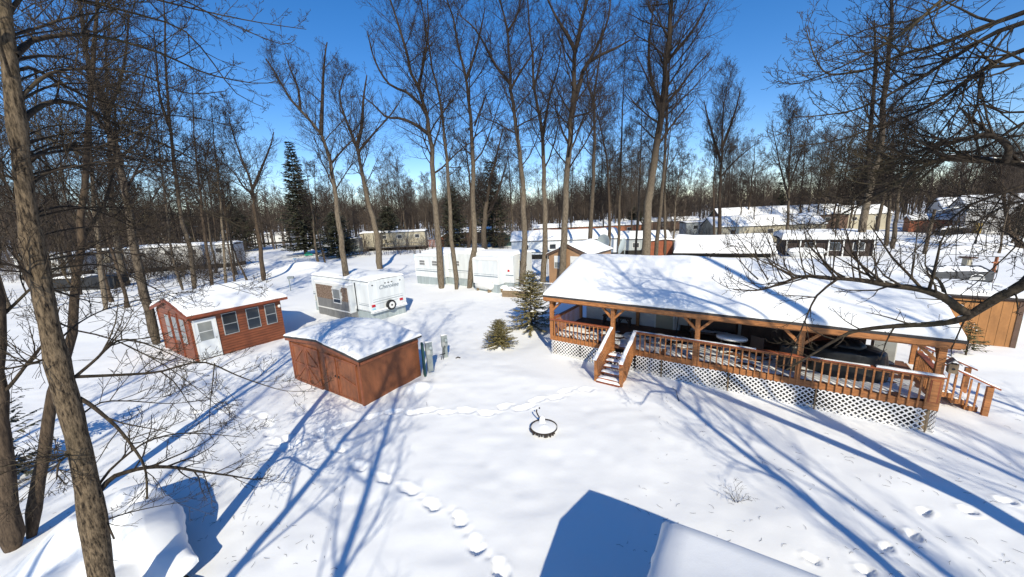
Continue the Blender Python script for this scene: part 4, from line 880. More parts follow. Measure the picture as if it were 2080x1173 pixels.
# ================================================================== MID AND FAR BUILDINGS
def mobile(name, px, L_, W_, Hh, label, cat='mobile home', wallm='white', rz=UA, snow=.3, nwin=3, skirt='darkgap', xdir=0, seed=1, group=None, roof='flat', winm='glass', zsk=.6, over=.15, bd=None):
    b = at(*px); z = 0
    t_ = thing(name, (b[0], b[1], z), rz, label, cat, group)
    bdy = MB().box(0, L_, 0, W_, zsk, Hh).build('wall', wallm, t_)
    if roof == 'flat':
        r = MB().box(-over, L_ + over, -over, W_ + over, Hh + .001, Hh + .1).build('roof', 'shingle' if skirt == 'darkgap' else 'alum', t_)
        zf = lambda A, B: A * 0 + Hh + .102 + .15 * np.sin(np.clip(B / W_, 0, 1) * math.pi)
    else:
        r = MB().prism([(-over, Hh), (W_ / 2, Hh + roof), (W_ + over, Hh), (W_ + over, Hh + .09), (W_ / 2, Hh + roof + .09), (-over, Hh + .09)], -over, L_ + over).build('roof', 'shingle', t_)
        MB().prism([(0, Hh), (W_, Hh), (W_ / 2, Hh + roof - .01)], 0, L_).build('gable', wallm, t_)
        zf = lambda A, B: Hh + .092 + roof * (1 - np.abs(B - W_ / 2) / (W_ / 2 + over))
    if snow: snow_cap('roof_snow', r, zf, -over, L_ + over, -over, W_ + over, snow, .4, .5, .06, seed, 2.0)
    MB().box(.05, L_ - .05, .05, W_ - .05, -.5, zsk - .001).build('skirting', skirt, t_)
    for i in range(nwin):
        x = (i + .5) * L_ / nwin + .3 * math.sin(i * 5 + seed); wn = MB().box(x - .5, x + .5, -.03, -.002, Hh - 1.25, Hh - .45).build('window', 'frame', t_)
        MB().box(x - .44, x + .44, -.034, -.0305, Hh - 1.19, Hh - .51).build('pane', winm, wn)
    return t_
# left edge
mobile('trailer_home', (262, 555), 15, 3.4, 3.6, 'white trailer home behind the left trees, nearest the red cabin', wallm='corr', rz=.22, nwin=4, seed=2, over=.05)
mobile('trailer_home', (40, 568), 8, 3.4, 3.2, 'white trailer home at the left edge, half hidden by the big leaning tree', wallm='corr', rz=.1, nwin=2, seed=3)
mobile('trailer_home', (160, 548), 5, 3, 3.0, 'tan trailer home between the two white ones on the left', wallm='cream', rz=.2, nwin=2, seed=4)
mobile('trailer_home', (285, 505), 9, 4, 3.4, 'snow-roofed trailer home in the second row on the left', wallm='cream', rz=.15, nwin=3, seed=5, roof=1.2)
mobile('trailer_home', (490, 499), 16, 4, 3.2, 'low pale trailer home at the end of the snowy lane', wallm='corr', rz=.05, nwin=4, seed=6)
b = at(105, 595); t_ = thing('dark_trailer', (b[0], b[1], 0), .12, 'long black snow-dusted trailer bed parked beyond the left trees', 'utility trailer')
MB().prism([(0, .1), (2.2, .1), (2.1, 1.5), (.2, 1.5)], 0, 6.5).build('box', 'black', t_, bevel=.05); cap('snow_layer', t_, .2, 3.4, .3, 2.0, 1.5, .25, 3, .3)
for x in (1.5, 4.8): MB().tube([(x, -.05, .2), (x, .15, .2)], .38, 16).build('wheel', 'black', t_)
b = at(205, 560); t_ = thing('parked_car', (b[0] , b[1] + 1.5, 0), .2, 'snow-topped grey car behind the long black trailer bed', 'car')
MB().prism([(-2.1, .3), (2.1, .3), (2.15, .85), (1.2, 1.0), (.7, 1.45), (-1.1, 1.5), (-1.7, 1.0), (-2.15, .9)], 0, 1.7, 1).build('body', 'alum', t_, bevel=.08)
MB().prism([(-1.5, 1.02), (1.0, 1.02), (.62, 1.38), (-1.0, 1.42)], -.01, 1.71, 1).build('windows', 'glass', t_)
for x in (-1.3, 1.35): MB().tube([(x, -.02, .3), (x, .2, .3)], .32, 16).build('wheel', 'black', t_)
snow_cap('snow_layer', t_, lambda A, B: A * 0 + 1.5, -1.1, .7, .05, 1.65, .15, .15, .3, .05, 2)
# centre back
cr = mobile('mobile_home', (735, 512), 13.5, 3.6, 3.7, 'cream mobile home with a big pale bay behind the spruces', wallm='cream', rz=.08, nwin=4, seed=7, snow=.2)
MB().box(1.0, 4.6, -1.2, -.001, 1.0, 3.9).build('bay', 'cream', cr); MB().box(1.05, 1.2, -1.26, -1.201, 1.0, 3.8).box(3.0, 3.12, -1.26, -1.201, 1.0, 3.8).box(4.45, 4.6, -1.26, -1.201, 1.0, 3.8).build('trim', 'iron', cr)
cap('bay_snow', cr, .9, 4.7, -1.25, 0, 3.91, .3, 3, .3); MB().box(4.7, 13.4, -1.6, -.1, .75, .85).box(4.7, 13.4, -1.62, -1.55, 1.5, 1.6).build('deck', 'weath', cr)
b = at(698, 520); t_ = thing('camper', (b[0], b[1], 0), .1, 'dark grey camper nose beneath the spruces left of the cream mobile home', 'camper')
MB().box(0, 3.2, 0, 2.4, .6, 3.2).build('body', 'weath', t_, bevel=.1); MB().box(1.6, 3.25, -.05, 2.3, .7, 1.7).build('nose', 'metalgrey', t_, bevel=.1); MB().box(.3, 1.4, -.03, -.002, 1.9, 2.8).build('window', 'glass', t_); cap('roof_snow', t_, 0, 3.2, 0, 2.4, 3.2, .2, 2, .3)
b = at(895, 503); gable_hut('little_shed', (b[0], b[1], 0), .15, 3.4, 4, 2.0, 3.0, 'small red-brown shed with a pale gable behind the white trailer', 'shed', 'redshed', windows=(), door=(.9, 2.6, 1.9, 'cream'), trim='redshed')
b = at(850, 503); t_ = thing('slat_fence', (b[0], b[1], 0), .1, 'dark red slatted fence right of the cream mobile home', 'fence'); m = MB()
for i in range(16): m.box(i * .3, i * .3 + .2, 0, .05, -.2, 1.6)
m.build('slats', 'redshed', t_)
b = at(1000, 503); gable_hut('canvas_shed', (b[0], b[1], 0), .1, 4.3, 5, 1.9, 2.7, 'dark green canvas shed beyond the white trailer', 'shed', 'green', roofm='green', snow=0)
mobile('mobile_home', (925, 497), 9, 4, 2.6, 'long snow-roofed mobile home between the trunks behind the white trailer', wallm='brown', rz=.05, nwin=3, seed=8, roof=.9)
mh = mobile('mobile_home', (1040, 527), 15.5, 4.2, 2.55, 'wide white mobile home with dark windows behind the gabled hut', wallm='white', rz=-.12, nwin=4, seed=9, roof=1.15)
mobile('mobile_home', (1085, 488), 26, 4.5, 2.7, 'long white-roofed mobile home edged with orange trim in the middle distance', wallm='rust', rz=-.06, nwin=5, seed=10, roof=.7)
mobile('mobile_home', (1170, 478), 34, 5, 2.7, 'farthest long roof of snow straight beyond the tall trunks', wallm='brown', rz=-.05, nwin=5, seed=11, roof=.8)
mobile('mobile_home', (1232, 518), 9, 3.6, 2.2, 'pale green mobile home behind the satellite dishes', wallm='grayside', rz=-.2, nwin=3, seed=12, roof=.8)
b = at(1318, 520); gable_hut('little_shed', (b[0], b[1], 0), -.35, 4.2, 3.5, 2.0, 2.25, 'flat red-brown shed behind the leaning pale trunk', 'shed', 'redshed', windows=())
b = at(1385, 525); t_ = mobile('mobile_home', (1376, 524), 10.5, 7, 0.6, 'broad snowy gable roof just beyond the porch roof ridge', wallm='brown', rz=-.42, nwin=0, seed=13, roof=1.75, snow=.45, over=.5)
mobile('camper', (1392, 489), 9.5, 3, 3.4, 'pale grey camper between thin trunks in the middle distance', 'camper', wallm='grayside', rz=-.02, nwin=3, seed=14, zsk=1.0, snow=.12)
mobile('bungalow', (1448, 496), 18, 6, 2.8, 'tan bungalow with ragged snow on its roof in the middle distance', 'house', wallm='cream', rz=-.12, nwin=3, seed=15, roof=1.5, zsk=.1)
gr = mobile('bungalow', (1462, 478), 26, 7, 3.6, 'green-roofed house beyond the tan bungalow', 'house', wallm='brown', rz=-.12, nwin=3, seed=16, roof=2.2, zsk=.1, snow=.15)
for c_ in gr.children:
    if c_.name.startswith('roof'): c_.data.materials[0] = MT['greenroof']
mobile('bungalow', (1560, 474), 24, 6, 3.4, 'snow-covered low house at the wood edge right of the green roof', 'house', wallm='cream', rz=-.15, nwin=5, seed=17, roof=1.6, zsk=.1)
pv = mobile('pavilion', (1592, 520), 8.6, 6.5, 2.0, 'open-fronted building with white posts under a heavy overhanging snow roof', 'pavilion', wallm='darkwood_shade', rz=-.49, nwin=0, seed=18, roof='flat', snow=.75, zsk=.1, over=.45)  # dark wall colour stands in for the shade inside the open front
for i in range(7): MB().box(.1 + i * 1.38, .22 + i * 1.38, -.30, -.2, -.3, 2.0).build('post', 'frame', pv)
for x0 in (2.0, 4.4, 6.6): wn = MB().box(x0, x0 + 1.1, -.03, -.002, .7, 1.7).build('window', 'frame', pv); MB().box(x0 + .05, x0 + 1.05, -.034, -.0305, .75, 1.65).build('pane', 'glass', wn)
b = at(1592, 519); t_ = thing('boat', (b[0] - .6, b[1] - 1.8, 0), -.5, 'small boat buried in snow in front of the open-fronted building', 'boat')
MB().tube([(-.3, 0, .7), (.3, 0, .6), (1.5, 0, .5), (3.0, 0, .6), (3.5, 0, .75)], [.1, .6, .75, .55, .08], 16).build('hull', 'frame', t_, True); snow_cap('snow_layer', t_, lambda A, B: A * 0 + .75, -.2, 3.3, -.7, .7, .45, .2, .6, .05, 4)
# far right
mobile('cottage', (1908, 470), 9, 8, 4.0, 'white-walled cottage left of the biggest far house on the right', 'house', wallm='corr', rz=-.6, nwin=1, seed=19, roof=2.0, zsk=.1)
mobile('farmhouse', (1955, 476), 24, 9, 4.2, 'big white house at the far right edge of the wood', 'house', wallm='corr', rz=-.62, nwin=5, seed=20, roof=2.0, zsk=.1)
mobile('low_shed', (1845, 472), 8, 4, 2.2, 'low dark red shed beside the far utility pole', 'shed', wallm='redshed', rz=-.6, nwin=0, seed=21, roof=.8, zsk=.1)
b = at(1945, 482); t_ = thing('parked_car', (b[0], b[1], 0), -.5, 'dark car under thick snow on the far right field', 'car')
MB().prism([(-2.1, .2), (2.1, .2), (2.15, .8), (1.2, .95), (.7, 1.4), (-1.1, 1.45), (-1.7, 1.0), (-2.15, .85)], 0, 1.7, 1).build('body', 'black', t_, bevel=.08)
for x in (-1.3, 1.35): MB().tube([(x, -.02, .3), (x, .2, .3)], .32, 12).build('wheel', 'black', t_)
snow_cap('snow_layer', t_, lambda A, B: 1.45 - .35 * np.clip(np.abs(A) - .8, 0, 2), -2.1, 2.1, .02, 1.68, .3, .2, .4, .05, 2)
# satellite dishes
def dish(px, py, label, az, sc=1.0):
    b = at(px, py); t_ = thing('satellite_dish', (b[0], b[1], 0), az, label, 'satellite dish', 'satellite dishes beyond the porch roof')
    MB().tube([(0, 0, -.3), (0, 0, 1.9 * sc)], .06, 8).build('mast', 'metalgrey', t_)
    o = MB().lathe([(0, 0), (.35, .03), (.7, .12), (.98, .25), (1.0, .27), (.97, .27), (.7, .14), (0, .02)], n=28).build('bowl', 'dish', t_, True); o.scale = (sc, sc, sc); o.rotation_euler = (math.radians(75), 0, 0); o.location = (0, -.1, 2.3 * sc)
    MB().tube([(0, -.1, 1.9 * sc), (0, -.9 * sc, 2.3 * sc)], .025, 6).build('feed_arm', 'metalgrey', t_)
dish(1228, 540, 'large grey satellite dish rising just above the porch roof ridge', -1.05, 1.15)
dish(1268, 540, 'second satellite dish right of the large grey one, turned away', -2.2, 1.0)
# signs and poles
def sign(base, top, label, m_, w_=.6, h_=.3, cat='sign', pw=.06, ang=0.0, mail=False):
    b = at(*base); hh = above(b, *top)[2]; t_ = thing('sign_post' if not mail else 'mailbox', (b[0], b[1], 0), ang, label, cat)
    MB().bar((0, 0, -.3), (0, 0, hh - (h_ if not mail else 0)), pw).build('post', 'metalgrey' if m_ != 'weath' else 'darkwood_shade', t_)
    if mail: MB().box(-.1, w_, -.12, .12, hh, hh + h_).build('box', m_, t_, bevel=.02)
    else: MB().box(-w_ / 2, w_ / 2, -.03, -.01, hh - h_, hh).build('panel', m_, t_)
    return t_
sign((591, 594), (583, 567), 'dark mailbox on a thin post behind the red cabin', 'metalgrey', .5, .22, 'mailbox', mail=True)
t_ = sign((631, 546), (628, 516), 'green street name sign on a post beside the lane', 'greensign', 1.2, .24); zz = above(at(631, 546), 628, 516)[2] + .02; MB().box(-.03, -.01, -.6, .6, zz, zz + .24).build('panel', 'greensign', t_)
sign((601, 541), (599, 525), 'small pale sign on a stake left of the green street sign', 'bluesign', .5, .2)
sign((848, 542), (847, 517), 'pale blue square sign on a stake left of the long white trailer', 'bluesign', .75, .5)
sign((520, 533), (518, 522), 'short grey marker post by the lane beyond the red cabin', 'metalgrey', .4, .18)
b = at(1877, 517); hp = above(b, 1893, 426)[2]; t_ = thing('utility_pole', (b[0], b[1], 0), -.6, 'slanting wooden utility pole with a lamp arm on the right field', 'utility pole')
MB().tube([(0, 0, -.3), (.1, 0, hp * .5), (.2, 0, hp)], [.2, .17, .14], 10).build('pole', 'bark_mid', t_); MB().tube([(.2, 0, hp - .2), (1.6, -.1, hp + .15)], .04, 6).build('lamp_arm', 'frame', t_); MB().box(1.5, 2.0, -.2, 0, hp + .1, hp + .22).build('lamp_head', 'frame', t_)
b = at(1981, 482); t_ = thing('marker_post', (b[0], b[1], 0), 0, 'yellow tan post near the snow-covered dark car', 'post'); MB().tube([(0, 0, -.2), (0, 0, 2.2)], .45, 10).build('post', 'yellow', t_)
b = at(1860, 490)

# ================================================================== TREES
import time; _t0 = time.time()
# --- big leaning tree at the left (its trunk passes in front of everything)
def near_tree():
    b = at(222, 1340); b[2] = -0.15; TT, CT = Tubes(), Tubes()
    path = [(206, 1173), (190, 1063), (172, 960), (150, 860), (125, 770), (100, 660), (80, 560), (62, 470), (50, 380), (38, 280), (26, 180), (14, 80), (8, 0)]
    P = [b] + [above(b, *p) for p in path]; P.append(P[-1] + (P[-1] - P[-3]) * 1.2); Q = resample(P, 40)
    r0 = 21 * depth([b[0], b[1], 3]) / F
    hh = Q[-1][2]; rad = [r0 * (1.12 - .78 * (q[2] / hh)) * (1 + .05 * math.sin(q[2] * 3.1) + .04 * math.sin(q[2] * 7.7)) for q in Q]
    # knots where limbs leave
    for q_i, q in enumerate(Q):
        for hz in (2.3, 4.9, 6.6, 8.2): rad[q_i] += r0 * .13 * math.exp(-((q[2] - hz) / .16) ** 2)
    flare(rad, Q, r0); TT.add([tuple(q) for q in Q], rad, 20)
    def L(pts, w0, w1, dd=(0, 0), n=(0, 15, 5, 3), mx=4, k=16, **kw):
        d0 = math.hypot(b[0], b[1]); m = len(pts); W = []
        for i, p in enumerate(pts): W.append(at_dist(p[0], p[1], d0 + dd[0] + (dd[1] - dd[0]) * i / (m - 1)))
        dp = depth(W[0]); limb(CT, W, w0 * dp / F / 2, w1 * dp / F / 2, 1, mx, list(n) + [0], k=k, rmin=.0042, L=kw.pop('L', 2.2), **kw)
    L([(30, 112), (52, 92), (75, 80), (150, 70), (230, 80), (330, 110), (420, 150), (520, 170), (562, 165)], 12, 2, (0, 2))
    L([(45, 245), (90, 212), (150, 210), (250, 262), (330, 292), (440, 350), (520, 395)], 12, 2, (0, 2.5))
    L([(12, 40), (60, -20), (140, -5), (250, 22), (370, 60), (430, 125), (480, 190), (540, 220)], 9, 2, (0, 2))
    L([(10, -10), (120, -50), (300, -5), (400, 20), (520, 45), (622, 60)], 8, 2, (0, 1.5))
    L([(10, -30), (160, -70), (350, -10), (450, 40), (570, 90), (600, 80)], 7, 2, (0, 2.5))
    L([(20, 150), (70, 140), (160, 190), (300, 230), (400, 240), (500, 265)], 8, 2, (0, 3))
    L([(40, 200), (100, 150), (180, 140), (280, 150), (380, 190), (460, 185)], 8, 2, (0, 1))
    L([(60, 330), (110, 300), (200, 300), (290, 330), (380, 330), (470, 380)], 7, 2, (.3, 3))
    L([(55, 390), (20, 360), (-60, 340)], 7, 2, (0, 0), k=8)
    L([(70, 470), (40, 420), (0, 395), (-60, 380)], 7, 2, (0, .5), k=8)
    L([(95, 600), (60, 560), (30, 540), (0, 535), (-60, 520)], 8, 3, (0, -.3), k=10)
    L([(70, 560), (110, 590), (160, 600), (125, 545), (190, 500), (250, 470)], 6, 1.5, (0, 2), k=12)
    L([(202, 998), (222, 975), (242, 964), (298, 950), (355, 950), (403, 958), (464, 966), (516, 974), (544, 970)], 11, 2, (0, .3), n=(0, 16, 5, 3), k=22)
    L([(192, 1000), (215, 965), (242, 938), (290, 902), (343, 884), (403, 881), (500, 889)], 6, 1.2, (0, .3))
    L([(161, 809), (180, 820), (202, 837), (242, 873), (282, 926), (296, 958), (299, 1014)], 8, 3.5, (0, -.3), n=(0, 8, 4, 2))
    L([(150, 766), (242, 762), (322, 756), (391, 737), (430, 740), (484, 764), (544, 785), (585, 795), (641, 795)], 7, 1.2, (0, .8), n=(0, 18, 5, 3), k=20)
    L([(150, 768), (193, 732), (222, 704), (250, 690), (300, 700), (380, 735)], 7, 1.5, (0, .4))
    L([(145, 860), (200, 820), (260, 815), (350, 820), (440, 810)], 4, 1, (0, .5))
    L([(200, 1063), (250, 1045), (314, 1030), (383, 1018)], 3.5, 1, (0, .2), n=(0, 8, 4, 2))
    L([(205, 1010), (214, 1040), (218, 1063), (232, 1095)], 6, 3, (-.1, -.2), n=(0, 2, 2, 0), k=8)
    L([(436, 738), (432, 775), (427, 821), (425, 873)], 2.5, 1, (.6, .6), n=(0, 6, 3, 2), k=8)
    L([(120, 720), (60, 740), (0, 752), (-60, 760)], 6, 2, (0, 0), k=8); L([(165, 905), (140, 925), (120, 940), (115, 975)], 6, 2, (0, -.2), k=8)
    L([(90, 640), (150, 670), (230, 690), (330, 740), (400, 790), (470, 850)], 4, 1, (0, .6)); L([(110, 700), (170, 650), (240, 620), (330, 600), (400, 590)], 4, 1, (0, 1.2))
    L([(60, 440), (120, 420), (200, 430), (300, 480), (380, 540), (520, 590)], 5, 1, (0, 2)); L([(50, 300), (110, 350), (170, 420), (260, 440), (330, 430)], 5, 1, (0, 2))
    for i in range(17):
        y0 = uni(60, 560); x1 = uni(300, 560); y1 = y0 + uni(-40, 130); xs = 20 + (y0 * .09); dz = uni(-40, -10)
        L([(xs, y0), (xs + (x1 - xs) * .2, y0 + dz), (xs + (x1 - xs) * .45, y0 + dz * 1.1), (xs + (x1 - xs) * .75, (y0 + y1) / 2), (x1, y1)], uni(3.5, 7), 1, (0, uni(.5, 4)))
    crown_limbs(CT, Q, rad, 8.5, 12, 4.0, 4, [0, 6, 5, 3, 0], (35, 75), .08, .006)
    tree_thing('bare_tree', b, 'nearest big bare tree, leaning trunk with furrowed bark at the left front', 'tree', TT, CT, 'bark_near', 'twig_near')
near_tree()
# --- tree outside the right edge whose limbs reach into view
def right_tree():
    ST = Tubes()
    b = np.array([11.3, -0.6, -0.1]); TT, CT = Tubes(), Tubes()
    P = [b, (11.3, -.5, 2.2), (11.2, -.4, 4.2), (11.25, -.3, 6.5), (11.2, -.2, 9), (11.1, 0, 13), (11, .2, 20)]
    Q = resample(P, 18); rad = [.29 * (1 - .75 * i / 17) for i in range(18)]; flare(rad, Q, .28); TT.add([tuple(q) for q in Q], rad, 14)
    def L(pts, w0, w1, d0, d1, n=(0, 14, 5, 3), mx=4, k=18, root=None, Ln=2.4, **kw):
        m = len(pts); W = [at_dist(p[0], p[1], d0 + (d1 - d0) * i / (m - 1)) for i, p in enumerate(pts)]; dp = depth(W[0])
        r = w0 * dp / F / 2
        if root is not None:
            Rt = np.array(root); CT.add([tuple(Rt + (W[0] - Rt) * i / 5 + np.array([0, 0, .25 * math.sin(math.pi * i / 5)])) for i in range(6)], [r * 1.5 - (r * .5) * i / 5 for i in range(6)], 10)
        Qs = limb(CT, W, r, w1 * dp / F / 2, 1, mx, list(n) + [0], k=k, rmin=.0042, L=Ln, **kw)
        if w0 >= 15:
            for i in range(1, k - 2):
                if i > k * .6 or rnd() < .35: continue
                rr = r + (w1 * dp / F / 2 - r) * (i / (k - 1)) ** kw.get('pw', .8); a, c = Qs[i] + (Qs[i + 1] - Qs[i]) * uni(0, .3), Qs[i + 1] - (Qs[i + 1] - Qs[i]) * uni(0, .4)
                up_ = np.array([0, 0, rr * .72]); ST.add([tuple(a + up_ * .8), tuple((a * 2 + c) / 3 + up_), tuple((a + 2 * c) / 3 + up_), tuple(c + up_ * .8)], [rr * .12, rr * .5, rr * .45, rr * .1], 6)
    R1 = (11.2, -.4, 5.0)
    L([(2140, 520), (2080, 578), (2030, 603), (1990, 628), (1950, 650), (1890, 659), (1830, 662), (1740, 672), (1700, 690), (1650, 720), (1610, 745), (1597, 752)], 31, 4, 9.2, 8.2, n=(0, 12, 4, 2), root=R1, sides=12, k=26, Ln=1.8, pw=.45)
    L([(1968, 640), (1940, 622), (1920, 606), (1870, 588), (1800, 579), (1750, 570), (1690, 565), (1630, 562), (1590, 575), (1540, 590), (1490, 588)], 18, 2.5, 8.9, 7.6, n=(0, 26, 5, 3), k=30, Ln=2.6, up=.16, sides=9)
    L([(1920, 606), (1914, 582), (1900, 563), (1878, 560)], 9, 2, 8.8, 8.6, n=(0, 4, 3, 1), k=8, Ln=1)
    L([(1700, 568), (1660, 600), (1640, 640), (1620, 690), (1600, 740)], 5, 1.5, 7.9, 7.8, n=(0, 10, 4, 2), k=10, Ln=1.6)
    L([(1620, 563), (1570, 540), (1530, 520), (1490, 470)], 3.5, 1, 7.7, 7.4, n=(0, 12, 4, 2), k=10, Ln=1.4, up=.2)
    for x0, x1, y1 in ((1690, 1700, 430), (1640, 1605, 440), (1590, 1540, 450), (1560, 1500, 480), (1735, 1720, 470), (1780, 1770, 480), (1540, 1440, 520), (1850, 1870, 420), (1610, 1560, 500)):
        L([(x0, 568), ((x0 * 2 + x1) / 3, 535), ((x0 + x1) / 2, 500), (x1, y1)], 3, .8, 7.9, 7.7, n=(0, 8, 3, 0), mx=3, k=9, Ln=1.3, up=.25)
    R2 = (11.25, -.3, 6.6)
    L([(2200, 380), (2080, 336), (2000, 325), (1930, 318), (1880, 335), (1830, 368), (1780, 400), (1720, 430), (1650, 465)], 17, 2.5, 9.5, 9, n=(0, 26, 5, 3.6), k=24, root=R2, Ln=3.0)
    L([(2040, 331), (2050, 305), (2035, 285), (2000, 274), (1950, 285), (1900, 298), (1840, 318), (1780, 335), (1700, 350)], 13, 2, 9.3, 9, n=(0, 22, 5, 3.6), k=24, Ln=2.8)
    R3 = (11.2, -.2, 8.2)
    L([(2200, -20), (2079, 26), (1998, 55), (1934, 81), (1883, 98), (1832, 111), (1764, 141), (1721, 149), (1678, 149), (1653, 111), (1636, 55)], 13, 2, 9.5, 9.5, root=R3, n=(0, 22, 6, 3.6), k=26, Ln=2.6)
    L([(2200, 0), (2079, 47), (2019, 68), (1934, 119), (1870, 158), (1806, 192), (1742, 222), (1678, 234), (1610, 239)], 13, 2, 9.6, 9.0, n=(0, 22, 6, 3.6), k=24, root=R3, Ln=2.8)
    L([(2200, 60), (2079, 102), (2019, 128), (1955, 170), (1892, 213), (1828, 243), (1764, 264), (1700, 286), (1600, 300)], 12, 2, 9.4, 9.2, n=(0, 24, 5, 3.6), k=24, root=R3, Ln=2.8)
    L([(2000, -60), (1913, 0), (1870, 38), (1828, 72), (1785, 98), (1700, 140), (1619, 170), (1572, 164)], 8, 1.5, 9.6, 9.2, n=(0, 20, 5, 3), k=20, Ln=2.4)
    L([(2200, 110), (2079, 128), (2040, 134), (1998, 141), (1992, 170), (1982, 222), (1955, 264), (1892, 298), (1800, 330)], 11, 2, 9.2, 9.2, n=(0, 22, 6, 3.6), k=22, root=R3, Ln=2.6)
    L([(2160, 400), (2080, 409), (2038, 420), (1992, 446), (1946, 462), (1907, 469)], 8, 1.5, 9, 9, n=(0, 14, 5, 3), k=16, root=R1)
    L([(2100, 370), (2015, 400), (1969, 418), (1923, 453), (1888, 481), (1831, 538)], 8, 1.2, 9, 8.6, n=(0, 14, 5, 3), k=16, root=R1)
    L([(2200, 230), (2080, 250), (2000, 300), (1900, 330), (1800, 380), (1700, 400)], 8, 1.5, 10, 10, n=(0, 24, 5, 3.6), k=18, root=R2, Ln=3)
    L([(2200, -120), (2060, -40), (1960, -10), (1860, 40), (1760, 60), (1660, 110)], 9, 1.5, 10, 10, n=(0, 22, 6, 3.6), k=18, root=R3, Ln=2.8)
    L([(2150, 350), (2080, 480), (2000, 560), (1950, 600)], 5, 1.5, 9, 9, n=(0, 14, 5, 3.6), k=14, Ln=2); L([(2200, 620), (2080, 500), (2020, 460), (1960, 420)], 5, 1.5, 10, 10, n=(0, 14, 5, 3), k=14, Ln=2.4)
    for i in range(3):
        y0 = uni(180, 380); x1 = uni(1570, 1760); y1 = uni(330, 480)
        L([(2200, y0 - 40), (2060, y0), (1960, y0 + uni(-30, 10)), (1860, (y0 + y1) / 2), (1780, (y0 + 2 * y1) / 3), (x1, y1)], uni(4, 7), 1, uni(9.2, 11), uni(9, 10.5), n=(0, 22, 5, 3.6), k=18, Ln=2.6)
    rt_ = tree_thing('bare_tree', b, 'bare tree out of view on the right whose long crooked limbs cross the porch roof', 'tree', TT, CT, 'bark_near', 'twig_near'); finish(ST.mesh('snow_line', b), 'snow_line', 'snow', rt_, True)
right_tree()

# --- named trees, each traced from where its trunk stands
hero((26, 1122), [(16, 1000), (6, 900), (-2, 750), (-6, 600), (-16, 480), (-26, 300)], 36, 'thick dark trunk at the extreme left edge', 2, .3, 14, .22, tm='bark_dark', cm='twig_near')
hero((62, 1095), [(72, 1020), (84, 950), (97, 880), (108, 800), (130, 740), (143, 700), (150, 630), (157, 560), (164, 495), (168, 430), (175, 330), (185, 200)], 26, 'forked dark tree just behind the big leaning trunk', 4, .45, 18, .25, tm='bark_dark', cm='twig_near',
     stems=[([(160, 500), (180, 470), (215, 420), (240, 340), (250, 200)], 9)], bd=None)
hero((318, 696), [(303, 630), (289, 579), (277, 520), (268, 480), (255, 400), (235, 310), (215, 240), (201, 191), (177, 116), (168, 51), (160, 0)], 20, 'brown trunk leaning beside the left wall of the red cabin', 4, .28, 26, .24, tm='bark_mid', stems=[([(215, 240), (240, 180), (255, 120), (262, 40)], 7)])
hero((216, 634), [(207, 566), (204, 528), (195, 450), (186, 350), (180, 200), (176, 60)], 11, 'orange-brown straight trunk in front of the long black trailer bed', 3, .35, 18, .2, tm='bark_tan')
hero((257, 578), [(247, 540), (240, 510), (230, 430), (222, 300), (216, 150)], 13, 'pale trunk before the white trailer home nearest the red cabin', 6, .35, 22, .2, tm='bark_tan')
hero((396, 594), [(391, 550), (386, 502), (378, 475), (368, 451), (355, 341), (344, 239), (338, 170), (336, 85)], 11, 'tall grey trunk rising behind the left end of the red cabin roof', 6, .35, 26, .2, tm='bark_mid', stems=[([(344, 260), (325, 200), (318, 120), (312, 60)], 5)])
hero((432, 588), [(426, 540), (419, 502), (414, 464), (405, 380), (396, 290), (392, 215)], 8, 'blackish trunk second behind the red cabin roof', 2, .35, 18, .22, tm='bark_dark')
hero((375, 600), [(355, 540), (345, 490), (335, 400), (322, 300), (310, 180)], 6, 'thin leaning trunk left of the tall grey one behind the cabin roof', 4, .35, 16, .22, tm='bark_mid')
hero((459, 583), [(457, 540), (455, 510), (450, 440), (440, 340), (432, 250)], 7, 'pale slim trunk behind the middle of the red cabin roof', 2, .4, 16, .2, tm='bark_tan')
hero((478, 580), [(472, 545), (465, 505), (458, 440), (452, 360)], 5, 'thin black sapling right of the pale slim trunk', 2, .4, 14, .22, tm='bark_dark')
hero((504, 575), [(490, 545), (480, 523), (468, 480), (462, 400)], 4.5, 'thin bent black sapling behind the right half of the cabin roof', 1, .4, 12, .25, tm='bark_dark')
hero((536, 573), [(532, 530), (528, 493), (522, 458), (516, 420), (513, 385), (490, 320), (473, 270), (465, 235)], 11, 'half black half orange trunk standing alone right of the cabin roof', 0, .45, 20, .28, tm='bark_dark', stems=[([(513, 385), (530, 345), (548, 300), (556, 270)], 6), ([(514, 395), (495, 380), (475, 350), (440, 320)], 4)], ang=(20, 45))
hero((648, 544), [(643, 515), (639, 486), (636, 442), (630, 400)], 6, 'slim trunk leaning left beside the street name sign', 4, .3, 14, .2, tm='bark_mid')
hero((661, 540), [(656, 515), (650, 495), (642, 450), (640, 380)], 4.5, 'thin dark trunk right of the slim one by the street name sign', 4, .3, 14, .2, tm='bark_dark')
hero((716, 640), [(708, 590), (700, 540), (692, 480), (682, 400), (672, 334), (660, 295), (648, 266), (618, 232), (593, 205), (565, 160), (540, 120)], 17, 'pale curving trunk in front of the shingled travel trailer', 0, .5, 20, .22, stems=[([(652, 275), (654, 220), (656, 160), (660, 105), (664, 80)], 8), ([(610, 225), (605, 180), (590, 140), (575, 100)], 5), ([(672, 334), (700, 300), (735, 265), (745, 240)], 4)], ang=(20, 45), rtop=.15)
hero((772, 546), [(769, 510), (765, 475), (756, 440), (746, 400), (738, 362), (730, 325), (725, 298), (712, 270), (700, 240), (690, 200), (700, 150)], 15, 'grey trunk behind the travel trailer, snow in its forks', 0, .45, 26, .24, stems=[([(725, 298), (735, 255), (738, 200), (745, 150)], 8), ([(756, 440), (745, 425), (715, 428)], 3), ([(727, 310), (760, 270), (800, 225), (820, 190)], 5)], ang=(25, 50))
